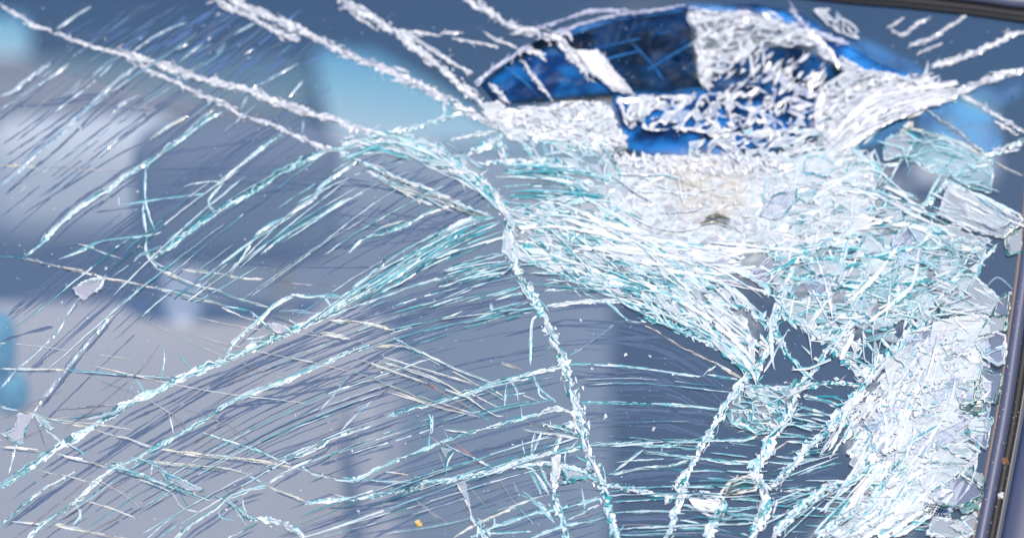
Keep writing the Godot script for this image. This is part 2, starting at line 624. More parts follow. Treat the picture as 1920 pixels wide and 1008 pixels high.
func cabin() -> void:
	# rear bulkhead of the dim cabin with two window openings
	var zz := -2.35
	var inv := glass_basis.inverse()
	var wall := CSGBox3D.new()
	wall.name = "rear_bulkhead"
	wall.size = Vector3(3.0, 1.5, 0.05)
	wall.material = M.trim
	car.add_child(wall, true)
	wall.transform = Transform3D(inv, inv * (Vector3(0.0, 0.72, zz) - ORIGIN))
	for s in ["586,84 700,92 800,150 905,215 1000,240 1120,240 1150,300 900,330 640,300 610,200", "-60,20 50,24 62,80 40,125 20,215 -60,225", "1700,330 1868,330 1862,180 1790,170"]:
		var hole := CSGPolygon3D.new()
		var pp := PackedVector2Array()
		for p in parse(s):
			var w := W(p.x, p.y, zz)
			pp.append(Vector2(w.x, w.y - 0.72))
		hole.polygon = pp
		hole.depth = 0.2
		hole.position = Vector3(0, 0, 0.1)
		hole.operation = CSGShape3D.OPERATION_SUBTRACTION
		wall.add_child(hole)
	# front seat
	var sz := -1.0
	var p0 := W(270, 820, sz)
	var seat := part_root("front_seat", Vector3(p0.x, 0.2, sz))
	var back := commit("backrest", rounded_box(Vector3(0.66, 0.86, 0.16), 0.078, 0.015), M.cloth, seat)
	var top := W(330, 566, sz)
	back.position = Vector3(0, top.y - 0.445 - 0.2, 0)
	back.rotation.x = deg_to_rad(-12)
	var bol := commit("bolster", rounded_box(Vector3(0.05, 0.62, 0.15), 0.024), M.cloth, seat)
	bol.position = Vector3(W(735, 820, sz).x - p0.x, top.y - 0.43 - 0.2, 0.05)
	bol.rotation = Vector3(deg_to_rad(-12), 0, deg_to_rad(7))
	var pt := begin()
	for q in [[335, 0.026], [525, 0.014]]:
		var w1 := W(q[0], 520, sz)
		var c := CylinderMesh.new()
		c.top_radius = q[1]
		c.bottom_radius = q[1]
		c.height = 0.16
		var po := MeshInstance3D.new()
		po.name = "headrest_post"
		po.mesh = c
		c.material = M.metal if q[0] == 335 else M.tan
		seat.add_child(po, true)
		po.position = Vector3(w1.x - p0.x, w1.y - 0.2 - 0.05, -0.05)
	var hr := W(440, 370, sz)
	var head := commit("headrest", rounded_box(Vector3(0.26, 0.18, 0.10), 0.048, 0.01), M.cloth_dark, seat)
	head.position = Vector3(hr.x - p0.x, hr.y - 0.2, -0.02)
	# rear bench with its headrest, and the shelf behind it
	var rz := -1.72
	var q0 := W(110, 420, rz)
	var rear := part_root("rear_seat", Vector3(q0.x, 0.2, rz))
	var rh := commit("headrest", rounded_box(Vector3(0.31, 0.19, 0.12), 0.058, 0.01), M.cloth_dim, rear)
	rh.position = Vector3(W(165, 335, rz).x - q0.x, W(165, 335, rz).y - 0.2, 0)
	var rk := commit("backrest", rounded_box(Vector3(1.20, 0.7, 0.16), 0.078, 0.01), M.cloth_slate, rear)
	rk.position = Vector3(W(400, 470, rz).x - q0.x, W(110, 300, rz).y - 0.35 - 0.2, -0.12)
	var rs := commit("parcel_shelf", rounded_box(Vector3(0.80, 0.10, 0.30), 0.045), M.shelf, rear)
	rs.position = Vector3(W(110, 170, -2.05).x - q0.x, W(180, 190, -2.05).y - 0.2, -2.05 - rz)
	var b0 := W(6, 690, -0.75)
	var blue_shape := thing("blue_shape", "dull blue shape of unknown kind at the far left edge behind the glass", "blue_shape", b0)  # blue spot of unknown kind, added as two soft lumps
	commit("blue_shape_upper", rounded_box(Vector3(0.045, 0.075, 0.05), 0.02, 0.006), M.blue_shape, blue_shape).position = Vector3(-0.008, 0.03, 0)
	commit("blue_shape_lower", rounded_box(Vector3(0.04, 0.05, 0.04), 0.018, 0.004), M.blue_shape, blue_shape).position = Vector3(0.008, -0.03, 0.0)

# ---------------------------------------------------------------- pillar, roof edge and seals
func frame() -> void:
	var ys := "y380 y500 y630 y760 y880 y1040"
	var base := PackedVector2Array([Vector2(1921, 380), Vector2(1908, 500), Vector2(1890, 630), Vector2(1871, 760), Vector2(1849, 880), Vector2(1818, 1040)])
	base.insert(0, Vector2(1930, 250))
	base.insert(0, Vector2(1934, 120))
	var sh := func(dx: float) -> String:
		var out := ""
		for p in base:
			out += "%.1f,%.1f " % [p.x + dx + (p.y - 760.0) * 0.0, p.y]
		return out
	commit("adhesive_bead", loft([[sh.call(-3), -0.002], [sh.call(-2), 0.0012], [sh.call(1), 0.0026], [sh.call(4), 0.003], [sh.call(5), -0.002]]), M.bead, car)
	commit("pillar_trim", loft([[sh.call(3.5), -0.003], [sh.call(4), 0.003], [sh.call(6), 0.0052], [sh.call(10), 0.0064], [sh.call(17), 0.0068], [sh.call(23), 0.0060], [sh.call(26.5), 0.0040], [sh.call(28), -0.004]]), M.paint, car)
	commit("rubber_seal", loft([[sh.call(27), -0.001], [sh.call(30), 0.0008], [sh.call(36), 0.0012], [sh.call(43), 0.0004], [sh.call(45), -0.003], [sh.call(52), -0.003], [sh.call(58), -0.002]]), M.rubber, car)
	commit("seal_lip", loft([[sh.call(44), -0.003], [sh.call(44.8), 0.002], [sh.call(47), 0.0024], [sh.call(48), -0.003]]), M.seam, car)
	commit("pillar_panel", loft([[sh.call(54), -0.006], [sh.call(55), 0.003], [sh.call(57), 0.0055], [sh.call(62), 0.007], [sh.call(90), 0.009], [sh.call(160), 0.006], [sh.call(260), -0.03]]), M.panel, car)
	# along the roof
	var e := PackedVector2Array([Vector2(-200, -70), Vector2(400, -80), Vector2(900, -62), Vector2(1300, -28), Vector2(1561, 3), Vector2(1700, 15), Vector2(1829, 29), Vector2(1900, 39), Vector2(1940, 45), Vector2(1980, 54), Vector2(2010, 66)])
	var shy := func(dy: float) -> String:
		var out := ""
		for i in e.size():
			var p := e[i]
			out += "%.1f,%.1f " % [p.x + (dy * 0.0 if i < 8 else -dy * 0.7), p.y + (dy if i < 9 else dy * 0.4)]
		return out
	commit("roof_seal", loft([[shy.call(2), -0.004], [shy.call(0), 0.002], [shy.call(-5), 0.0035], [shy.call(-9), 0.003], [shy.call(-11), 0.0045], [shy.call(-16), 0.005], [shy.call(-20), 0.0035], [shy.call(-24), 0.002], [shy.call(-26), -0.002]]), M.rubber, car)
	commit("roof_edge", loft([[shy.call(-23), -0.004], [shy.call(-25), 0.003], [shy.call(-28), 0.006], [shy.call(-40), 0.009], [shy.call(-60), 0.004]]), M.paint, car)

# ---------------------------------------------------------------- panes
const HOLE := "900,158 960,110 1010,72 1060,58 1160,30 1285,10 1420,8 1500,25 1570,70 1650,120 1740,150 1720,215 1640,250 1560,285 1440,285 1300,300 1180,290 1150,250 1140,190 1040,190 930,196"

func panes() -> void:
	var hole := parse(HOLE)
	var st := begin()
	var x0 := -100.0
	var y0 := -90.0
	var cell := 10.0
	for j in 116:
		for i in 206:
			var x := x0 + i * cell
			var y := y0 + j * cell
			if x > 1960:
				continue
			var sq := PackedVector2Array([Vector2(x, y), Vector2(x + cell, y), Vector2(x + cell, y + cell), Vector2(x, y + cell)])
			for piece in Geometry2D.clip_polygons(sq, hole):
				for k in Geometry2D.triangulate_polygon(piece):
					st.set_smooth_group(0)
					st.add_vertex(P(piece[k].x, piece[k].y, 0.0))
	st.index()
	commit("glass_pane", st, M.pane, windshield)
	# the tinted interlayer: deep blue at the roof, teal, then clear
	var tb := begin()
	var nx := 70
	var nyy := 14
	var lower := func(x: float) -> float: return 112.0 + 212.0 * sin(clampf(x / 1400.0, -0.05, 1.35) * PI * 0.5)
	var cols := [Color(0.04, 0.16, 0.60), Color(0.05, 0.22, 0.66), Color(0.15, 0.50, 0.78), Color(0.42, 0.80, 0.86), Color(0.82, 0.95, 0.93)]
	var at := func(i: int, j: int, h: float) -> Array:
		var x := -100.0 + 2060.0 * i / nx
		var lo: float = lower.call(x)
		var f := float(j) / nyy
		var y: float = lerpf(-90.0, lo, f)
		var g := f * 4.0
		var k: int = min(int(g), 3)
		var c: Color = cols[k].lerp(cols[k + 1], g - k)
		return [P(x, y, h), c]
	for j in nyy:
		for i in nx:
			for h in [-0.0020, -0.0026]:
				var q := [at.call(i, j, h), at.call(i + 1, j, h), at.call(i + 1, j + 1, h), at.call(i, j + 1, h)]
				var order := [0, 1, 2, 0, 2, 3] if h > -0.0023 else [0, 2, 1, 0, 3, 2]
				for k in order:
					tb.set_smooth_group(0)
					tb.set_color(q[k][1])
					tb.add_vertex(q[k][0])
	commit("sun_band", tb, M.tint, windshield)
	# torn flaps of the blue interlayer, bared where the outer glass is gone
	film("896,158 960,112 1010,90 1060,80 1120,140 1180,176 1040,190 930,198", Color(0.008, 0.05, 0.20), Color(0.015, 0.14, 0.40), 0.85, 16)
	film("1010,90 1060,62 1160,34 1285,12 1310,40 1312,170 1180,180 1110,130", Color(0.010, 0.03, 0.10), Color(0.02, 0.10, 0.30), 0.32, 14)
	film("1150,172 1300,160 1480,170 1580,190 1540,262 1440,290 1300,304 1220,300 1165,280 1130,210", Color(0.006, 0.04, 0.17), Color(0.022, 0.19, 0.52), 0.92, 14)
	film("1310,20 1400,20 1490,50 1560,110 1580,180 1480,190 1320,170", Color(0.010, 0.04, 0.14), Color(0.02, 0.14, 0.40), 0.5, 12)
	film("1280,4 1420,8 1500,22 1570,62 1660,118 1750,148 1730,176 1640,150 1560,110 1490,55 1400,28 1290,26", Color(0.02, 0.12, 0.42), Color(0.04, 0.28, 0.72), 0.9, 10)
	film("1560,40 1640,70 1720,110 1790,160 1740,165 1650,130 1580,85", Color(0.03, 0.14, 0.40), Color(0.05, 0.26, 0.62), 0.6, 22)
	film("1000,70 1100,40 1285,6 1290,22 1160,42 1060,72", Color(0.02, 0.12, 0.40), Color(0.05, 0.26, 0.66), 0.7, 8)
	film("1560,240 1690,215 1720,225 1660,272 1590,284", Color(0.03, 0.22, 0.48), Color(0.08, 0.40, 0.68), 0.75, 12)
	film("1715,195 1790,180 1870,215 1890,262 1860,300 1770,262 1720,240", Color(0.03, 0.15, 0.40), Color(0.06, 0.34, 0.62), 0.75, 14)
	film("1780,170 1930,110 1930,190 1870,215", Color(0.05, 0.15, 0.40), Color(0.10, 0.28, 0.55), 0.35, 24)
	# creases of the torn film, as strips of brighter blue
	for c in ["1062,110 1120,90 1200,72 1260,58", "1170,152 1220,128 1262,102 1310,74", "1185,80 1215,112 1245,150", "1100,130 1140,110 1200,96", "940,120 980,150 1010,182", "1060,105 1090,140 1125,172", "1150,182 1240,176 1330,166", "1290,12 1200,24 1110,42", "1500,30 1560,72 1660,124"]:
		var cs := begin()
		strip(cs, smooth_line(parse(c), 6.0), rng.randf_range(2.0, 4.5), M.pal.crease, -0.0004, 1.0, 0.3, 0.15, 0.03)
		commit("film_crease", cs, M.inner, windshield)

# a flap of the blue interlayer: wrinkled, its colour uneven, thinning out towards its torn edge
func film(s: String, c0: Color, c1: Color, solid: float, soft: float, called := "torn_film", h := -0.0012, fine_grain := 0.6) -> void:
	var poly := parse(s)
	var box := bounds(poly)
	var st := begin()
	var cell := 7.0
	var ph := rng.randf() * 500.0
	var vert := func(p: Vector2) -> Array:
		var d := 1e9
		for k in poly.size():
			d = min(d, Geometry2D.get_closest_point_to_segment(p, poly[k], poly[(k + 1) % poly.size()]).distance_to(p))
		var n := noise.get_noise_2d(p.x * fine_grain + ph, p.y * fine_grain * 1.7)
		var col := c0.lerp(c1, clampf(0.45 + n * 1.7, 0.0, 1.0))
		col.a = solid * smoothstep(0.0, soft, d) * clampf(0.85 + n * 0.6, 0.3, 1.0)
		return [P(p.x, p.y, h + 0.0016 * noise.get_noise_2d(p.x * 1.2 - ph, p.y * 1.6)), col]
	for j in int(box.size.y / cell) + 1:
		for i in int(box.size.x / cell) + 1:
			var o := box.position + Vector2(i, j) * cell
			var sq := PackedVector2Array([o, o + Vector2(cell, 0), o + Vector2(cell, cell), o + Vector2(0, cell)])
			for piece in Geometry2D.intersect_polygons(sq, poly):
				for k in Geometry2D.triangulate_polygon(piece):
					var v: Array = vert.call(piece[k])
					st.set_smooth_group(0)
					st.set_color(v[1])
					st.add_vertex(v[0])
	var o := commit(called, st, M.film, windshield)
	if called == "glass_powder":
		o.set_meta("kind", "stuff")

# ---------------------------------------------------------------- crushed white ridges
func ridges() -> void:
	ridge("0,8 20,22 45,36 60,48 75,52 96,56", 8, "snow")
	ridge("104,62 140,76 165,85 190,93 215,99", 9, "snow")
	ridge("210,95 225,98 250,107 270,113 310,125 350,139 400,153 440,163 470,170 500,184 545,200 590,214 630,226 660,238 700,252 715,265", 13, "snow")
	ridge("258,122 285,135 310,146 345,162 375,178 400,188 425,199 450,213 480,225 505,232 530,243 560,258 590,270 615,280", 9, "snow")
	ridge("615,278 640,286 680,305 735,330 790,350 850,377 880,392 915,404", 9, "white")
	ridge("690,322 725,340 770,368 810,384", 6, "white")
	ridge("430,-4 455,8 480,20 500,30 525,40 550,48 570,60 590,70 610,82 640,96 680,113 720,128 760,146 800,165 840,187 870,205 900,220 940,235 962,246", 15, "snow")
	ridge("405,0 440,20 470,33 500,50 530,65 562,75", 11, "snow")
	ridge("640,-4 660,10 690,25 720,45 745,62 770,80 795,100 820,120 840,140 860,155 880,172 905,190", 14, "snow")
	ridge("745,55 770,68 800,88 830,105 855,122 885,138", 9, "snow")
	ridge("640,6 665,30 690,45 704,57", 5, "snow")
	ridge("765,60 790,63 822,68", 8, "snow")
	ridge("828,60 870,62", 5, "snow")
	ridge("855,73 880,78 905,82 935,88", 6, "snow")
	ridge("870,-2 890,10 920,25 940,40 965,52 990,58 1012,63", 15, "snow")
	ridge("905,58 930,75 960,85 975,97", 6, "snow")
	ridge("1282,10 1220,20 1160,28 1100,42 1050,58 1010,72", 5, "lilac")
	ridge("1180,20 1110,22 1060,36 1005,55", 7, "lilac")
	ridge("992,86 960,105 930,125 905,145 893,156", 9, "lilac")
	ridge("1022,66 1045,76 1062,92 1080,108 1100,125 1118,142", 17, "snow")
	ridge("1045,68 1065,62 1072,78", 7, "snow")
	ridge("980,112 990,130 1005,150 1020,170 1036,187", 8, "snow")
	ridge("916,155 930,170 945,180 957,194", 9, "snow")
	ridge("1118,92 1135,115 1150,135 1160,150 1175,165 1188,178", 9, "snow")
	ridge("985,95 1000,95 1015,105", 12, "snow")
	ridge("640,272 700,258 740,247 780,238 820,225 860,212 884,200", 9, "white")
	ridge("845,262 880,254 940,245 962,240", 6, "white")
	ridge("830,226 834,205 832,190", 5, "white")
	ridge("640,262 700,262 740,264 780,278 812,292 850,312 880,328 902,342", 20, "white")
	ridge("880,325 905,345 922,362 936,378 948,398", 18, "white")
	ridge("940,385 955,415 958,450 962,480 970,510 984,532 1002,560 1016,585 1028,612 1040,639 1054,674 1064,705 1076,740 1084,770 1088,795 1096,824 1110,866 1124,902", 17, "white")
	ridge("1120,890 1130,915 1136,936 1146,972 1158,1012", 17, "icy")
	ridge("940,235 960,250 985,275 1010,300 1035,325 1065,345 1105,375 1150,392", 11, "white")
	ridge("880,290 905,275 930,262 940,256", 12, "white")
	ridge("900,305 940,302 990,303 1030,296", 9, "white")
	ridge("935,262 945,285 948,302", 10, "white")
	ridge("1160,250 1168,280 1172,310 1178,345 1180,380", 18, "snow")
	ridge("1205,590 1250,605 1290,622 1330,640 1370,665 1400,690 1412,708", 13, "icy")
	ridge("1250,560 1290,590 1330,615 1370,648 1408,690", 10, "icy")
	ridge("1412,700 1395,715 1375,742 1363,757 1340,801 1314,842 1299,873 1283,909 1273,944 1260,985 1250,1012", 12, "white", 0.001)
	ridge("1300,868 1270,905 1268,918 1290,915", 7, "white")
	ridge("1512,716 1500,725 1486,750 1478,781 1447,817 1437,847 1421,878 1425,900 1434,912 1442,934 1429,970 1408,1012", 19, "white", 0.002)
	ridge("1421,878 1400,895 1375,902", 8, "white")
	ridge("1640,700 1612,735 1586,770 1550,810 1534,826 1503,852 1473,888 1447,914", 17, "white", 0.002)
	ridge("1650,845 1622,880 1588,906 1545,918 1520,938 1503,950 1473,980 1452,1006", 16, "white", 0.0025)
	ridge("1700,868 1660,905 1627,934 1584,962 1536,1006", 16, "white", 0.003)
	ridge("1702,920 1648,965 1579,1006", 13, "white", 0.003)
	ridge("1128,910 1170,914 1205,921 1250,932 1268,926", 10, "white")
	ridge("1280,928 1310,924 1334,927 1360,932", 9, "white")
	ridge("1357,936 1345,965 1334,996 1328,1012", 17, "white")
	ridge("1283,945 1310,955 1338,970", 7, "white")
	ridge("1350,928 1370,905 1395,895 1422,896", 7, "cream")
	ridge("1039,855 1041,880 1041,905 1037,925", 11, "white")
	ridge("1036,925 1047,955 1054,980 1064,1012", 14, "icy")
	ridge("1045,872 1080,878 1112,892", 15, "icy")
	ridge("1052,905 1085,900 1118,890", 8, "icy")
	ridge("893,980 902,995 913,1012", 12, "icy")
	ridge("485,973 505,976 523,982 554,996 572,1010", 12, "white")
	ridge("840,900 880,892 920,884 960,874 990,871 1040,864", 9, "white")
	ridge("1013,778 1025,768 1039,765 1055,768 1070,775 1082,786", 8, "white")
	ridge("1016,793 1039,799 1067,809 1084,817", 7, "icy")
	ridge("1060,800 1075,795 1092,800", 14, "white")
	# right of the impact
	ridge("1812,28 1795,42 1780,50 1750,70 1705,84", 8, "snow")
	ridge("1668,50 1690,66 1715,50 1742,34", 8, "snow")
	ridge("1670,50 1697,33", 5, "snow")
	ridge("1768,80 1740,92 1725,100", 6, "snow")
	ridge("1922,58 1895,66 1880,75 1845,90 1810,105 1775,116 1745,127", 10, "snow")
	ridge("1922,130 1880,140 1840,153 1805,166 1780,175", 12, "snow")
	ridge("1805,178 1835,195 1862,212 1895,232 1924,248", 8, "snow")
	ridge("1870,230 1890,242 1912,252", 7, "snow")
	ridge("1924,262 1890,277 1855,290 1820,310 1780,332", 12, "white")
	ridge("1780,340 1730,390 1700,415", 12, "icy")
	ridge("1430,130 1455,142 1480,158 1515,174 1552,190", 11, "lilac")
	ridge("1482,14 1500,40 1522,58 1560,72 1592,84", 10, "lilac")
	ridge("1500,60 1540,88 1580,120 1640,140 1690,150", 16, "snow")
	ridge("1300,30 1340,30 1400,30 1450,42 1500,60", 12, "snow")
	ridge("1290,30 1315,60 1308,85 1330,110 1322,140 1330,165", 13, "snow")
	ridge("1745,145 1720,160 1680,170 1640,180 1600,200 1560,215", 24, "snow")
	ridge("1790,180 1760,178 1730,195 1690,205 1650,215", 20, "snow")
	ridge("1712,228 1700,240 1690,256", 10, "cream")
	ridge("1660,225 1620,250 1590,285 1545,300", 14, "snow")
	ridge("1415,706 1425,680 1440,654 1450,604 1465,564 1480,519 1490,470", 15, "white")
	ridge("1450,590 1480,592 1520,619 1555,639 1580,655", 17, "white")
	ridge("1552,636 1575,662 1598,688 1618,702", 18, "white")
	ridge("1562,638 1544,662 1530,690 1502,716", 10, "white")
	ridge("1440,602 1470,650 1500,690 1520,708", 10, "icy")
	ridge("1398,722 1450,727 1510,722 1560,716 1612,720", 10, "white")
	ridge("1632,480 1622,520 1615,560 1600,600 1562,640", 20, "white")
	ridge("1694,470 1698,520 1702,560 1708,605 1724,645", 11, "white")
	ridge("1735,540 1738,565 1736,590 1724,600", 9, "icy")
	ridge("1612,702 1660,672 1700,640 1735,605 1765,588 1805,584 1860,590", 20, "white")
	ridge("1405,730 1430,745 1455,770 1475,790", 10, "icy")
	ridge("1420,720 1445,755 1480,775", 8, "icy")
	ridge("1390,760 1420,790 1450,812", 8, "icy")
	ridge("1380,775 1410,770 1440,780", 7, "white")
	ridge("1740,205 1765,225 1800,248 1850,292", 5, "gold")
	ridge("1870,462 1850,482 1830,505", 10, "white")
	ridge("1590,760 1600,800 1630,830 1660,850", 18, "white")
	ridge("1630,850 1625,880 1640,910 1660,930", 14, "white")
	ridge("1680,760 1640,800 1610,830", 12, "icy")
	ridge("1600,832 1650,828 1690,835", 10, "white")
	ridge("1760,840 1700,880 1660,900", 12, "white")
	ridge("1220,300 1250,310 1290,312 1330,300 1370,296", 12, "snow")
	ridge("1370,296 1420,300 1470,290 1530,268", 12, "snow")
	ridge("1205,310 1215,345 1228,380 1250,410", 14, "snow")
	ridge("1210,330 1240,352 1262,390", 9, "snow")

# ---------------------------------------------------------------- fine cracks
func fines() -> void:
	# lower left: the long diagonals
	fine("0,914 50,878 100,844 150,814 200,784 235,759 300,729 370,694 425,674 500,639 565,611 640,569 690,539 755,504 812,461 850,430 902,406", 14, "icy", "18,3.5 28,2.5")
	fine("300,731 370,697 425,676 500,643 565,613 640,574 690,546 755,512 812,468 860,434", 6, "teal")
	fine("560,618 640,583 690,566 760,541 830,520 880,505 950,488", 5, "teal", "14,3")
	fine("640,556 700,528 760,494 800,466", 6, "teal")
	fine("660,540 700,510 740,480 790,452 840,428", 5, "teal", "12,2.5")
	fine("0,985 26,962 51,939 84,916 113,901 140,884", 6, "teal", "9,2.5")
	fine("49,1012 84,978 138,942 179,903 212,878 248,862 292,837 320,822 358,801 397,778 421,758 478,735 524,719 586,691 622,675 658,657 692,646", 8, "teal", "14,3.5 24,2.5")
	fine("430,752 478,731 540,708 600,682", 5, "teal")
	fine("271,1012 307,980 333,962", 4, "pale", "10,2.5")
	fine("325,1012 358,983 397,957 431,932 464,919 503,909", 7, "teal", "12,3 20,2.5")
	fine("505,905 530,888 559,873 585,860", 5, "teal", "10,3")
	fine("420,1012 450,997 485,980", 5, "teal", "8,2.5")
	fine("523,863 572,850 605,834 615,824 661,809 697,796", 6, "teal", "12,3 24,3")
	fine("723,783 777,763 800,759 865,739 920,719 1000,699 1055,686", 8, "teal", "14,3 26,2.5")
	fine("800,760 865,743 930,722 1000,706", 5, "teal")
	fine("659,850 687,840 746,824 777,814 830,797", 3.5, "teal", "9,2.5", 0.0003, 0.1)
	fine("659,904 700,883 738,865 780,849 815,834 855,819 940,794 1015,774 1055,764", 7, "teal", "12,3.5")
	fine("900,776 940,766 990,757 1040,748", 4, "teal")
	fine("574,942 610,939 674,934 713,927 777,916 790,909 840,899 890,889 940,874 990,859 1040,849 1070,842 1100,834", 9, "teal", "14,4 22,3")
	fine("640,894 700,900 760,903 820,900 842,897", 5, "teal", "8,2.5")
	fine("715,884 760,890 805,899", 3, "gold")
	# upper left
	fine("0,350 30,325 70,285 100,262 140,225 180,185 215,155 245,130 258,120", 8, "pale", "16,3")
	fine("45,480 70,462 90,442 120,412 160,380 200,355 230,333 260,315 285,300 320,275 360,245 390,222 415,210", 8, "teal", "-10,4 14,3")
	fine("280,485 310,467 340,445 380,415 410,395 440,375 470,360 500,340 530,320 570,300 600,287 622,277", 11, "teal", "14,3.5 26,3")
	fine("410,340 430,325 450,310 480,285 510,262 532,252", 6, "teal", "10,3")
	fine("416,345 400,362 391,376 394,388 406,394 422,390", 5, "teal")
	fine("430,510 450,485 465,462 480,440 500,425 530,410 560,390 590,370 600,350 640,322 668,304", 7, "teal", "12,4")
	fine("488,477 524,449 560,425 599,405 638,379 680,362", 5, "teal", "8,5")
	fine("653,474 677,449 715,438 754,423 780,412 799,400 845,384 862,375", 8, "teal", "10,4")
	fine("272,315 270,345 272,380 280,410 290,432", 5, "teal")
	fine("268,380 269,410 274,436", 4, "teal")
	fine("110,485 150,470 180,455 200,450 240,445 280,440 302,434", 4.5, "teal", "12,2.5 20,2.5")
	fine("222,383 250,380 280,375 320,370 360,365 386,362", 4, "teal", "8,3")
	fine("345,350 365,344 400,340 420,345", 4, "teal")
	fine("222,368 222,385", 3, "teal")
	fine("275,440 274,465 278,480 290,495 305,502 322,508", 7, "teal")
	fine("250,490 262,478 280,470 300,462", 6, "pale")
	fine("20,330 60,295 100,255", 3, "pale")
	fine("0,205 30,188 60,166 100,140 130,118", 5, "pale")
	fine("0,180 25,170 50,150 95,118", 8, "pale")
	fine("100,210 140,180 175,152 210,120", 4, "pale")
	fine("205,215 235,190 262,178", 5, "pale")
	fine("280,262 310,240 350,218", 5, "gold")
	fine("345,250 370,228 400,205", 5, "pale")
	fine("180,295 200,278 225,255", 4, "pale")
	fine("455,176 475,163 500,150 560,118", 5, "pale")
	fine("543,180 555,165 568,150", 4, "pale")
	fine("250,95 300,62 350,42", 4, "pale")
	fine("330,120 360,95 380,82", 4, "pale")
	fine("105,55 140,30 170,12", 5, "pale")
	fine("452,205 458,190 465,178", 4, "pale")
	fine("565,252 568,238 568,225", 5, "pale")
	# gold and white ones crossing the other way
	fine("-2,480 30,481 45,485", 3.5, "teal")
	fine("45,485 60,488 106,500 165,511 188,521 232,528 271,536 309,544 361,557 400,566 419,573", 5.5, "gold", "8,2.5")
	fine("145,457 165,462 185,470 218,481 232,486", 4, "gold", "6,2")
	fine("340,505 380,510 421,515 457,522 493,523", 5, "gold")
	fine("493,522 522,526 560,533 638,536", 3, "grey")
	fine("285,500 309,510 361,533 380,539 406,544 442,559 470,567 504,576", 5, "gold", "7,2.5")
	fine("419,573 440,578 466,582", 4.5, "teal")
	fine("415,576 457,595 480,600", 5, "gold")
	fine("524,583 560,584 592,589", 6, "pale")
	fine("506,590 530,596 555,607", 4.5, "gold", "6,2.5")
	fine("612,600 638,603 664,603 690,607 715,613 740,620", 6, "gold")
	fine("599,624 630,629 655,635", 6, "gold", "7,2.5")
	fine("468,582 485,598 500,612 515,628", 6, "teal")
	fine("425,664 440,640 460,622 480,605 495,590 510,576 535,560 560,552", 7, "teal", "10,3")
	fine("545,552 580,556 605,554 640,556", 6, "teal")
	fine("603,553 612,562 620,574", 5, "teal")
	fine("460,635 480,634 500,628", 4, "teal")
	fine("0,691 45,692 120,693", 4, "gold", "4,2")
	fine("120,693 220,701 280,706 340,710", 4.5, "teal", "4,2")
	fine("0,309 35,310 70,315", 5, "gold")
	fine("70,316 130,315 170,318 225,318", 3.5, "grey")
	fine("255,704 278,672 302,640", 2.5, "grey")
	fine("302,639 306,660 307,676 302,705 298,722", 3, "teal")
	fine("335,664 345,678 358,692", 4, "teal")
	fine("228,756 238,735 255,712", 3, "pale")
	fine("255,712 264,724 272,738", 3, "teal")
	fine("0,729 30,694 100,629 125,590 148,556", 4.5, "pale")
	fine("100,635 112,612 140,576 170,545", 3, "grey")
	fine("62,775 72,758 124,691 144,665 178,626 219,577 248,554 258,538", 6, "pale", "8,4")
	fine("40,770 60,778 80,783 110,790 150,797 168,801", 5.5, "gold")
	fine("0,762 15,766 35,770", 6, "teal")
	fine("67,781 90,809 115,829", 6, "teal")
	fine("122,832 143,842 163,854", 5, "teal")
	fine("54,783 42,806 31,829 26,845 15,888", 4, "pale")
	fine("62,785 75,810 84,838", 2.5, "grey")
	fine("125,785 165,780 210,772", 4, "teal")
	fine("95,770 150,764 200,760 230,758", 4.5, "grey")
	fine("0,837 46,841 90,846", 4.5, "gold", "5,2")
	fine("103,849 123,855 159,863 200,875", 6, "gold", "6,2.5")
	fine("200,875 230,880 256,888 294,901 333,916 371,929 400,936", 7, "teal", "8,3")
	fine("256,897 290,908 320,922 335,945 350,958", 4, "gold", "5,2.5")
	fine("330,915 345,940 356,955", 3, "teal")
	fine("350,955 370,960", 4, "gold")
	fine("207,870 222,872 235,878", 8, "teal")
	fine("245,855 262,862 285,868 300,878 330,896 380,918", 7, "teal")
	fine("285,870 284,880 282,890", 5, "teal")
	fine("20,977 77,982", 4, "gold", "4,2")
	fine("95,982 128,989 169,997", 7, "gold")
	fine("169,998 212,1006 240,1010", 5, "gold", "5,2")
	fine("141,944 151,965 136,985", 4.5, "teal")
	fine("302,841 333,847 397,854 431,857 482,863 518,870 546,875", 5.5, "gold", "7,2.5")
	fine("546,876 562,880 585,886 620,894 651,901", 3.5, "grey")
	fine("562,872 585,886 610,893 651,901 680,898", 6, "teal")
	fine("680,897 713,901 764,904", 4, "gold", "5,2")
	fine("289,866 358,873 397,877 431,882 464,890", 5.5, "gold", "6,2")
	fine("464,891 490,905", 5, "teal")
	fine("500,910 522,920 546,929 574,942", 4.5, "gold", "5,2")
	fine("380,811 418,824 470,840 495,850 523,863 545,870", 4.5, "teal")
	fine("431,806 482,837 510,856", 2.5, "grey")
	fine("400,830 450,842 490,856", 2.5, "pale")
	fine("180,805 195,811 212,815", 5, "gold")
	fine("215,816 240,822 270,834 290,838", 5, "gold", "5,3")
	fine("345,768 370,775 400,785 430,800 470,830", 4, "grey")
	fine("278,752 300,762 325,778 350,800", 3.5, "grey")
	fine("320,775 340,800 350,803", 3, "grey")
	fine("318,782 322,800 324,812", 3, "teal")
	fine("400,930 412,934 439,950 464,970 487,975", 8, "teal")
	fine("412,955 412,968 440,975", 4, "teal")
	fine("455,935 455,948 462,962", 4, "teal")
	fine("440,945 450,965 462,984", 5, "teal")
	fine("418,917 428,923 432,932", 5, "teal")
	fine("655,700 625,740 600,770", 3, "pale")
	fine("700,750 680,765 655,790 638,808", 4, "pale")
	fine("755,705 730,725 695,755", 3, "grey")
	fine("620,923 650,932 674,935", 4, "gold")
	fine("655,914 668,928 678,930", 3, "grey")
	fine("755,925 790,945 850,990", 3, "grey")
	fine("760,935 800,955 830,975 862,1004", 4, "grey", "", 0.0003, 0.06)
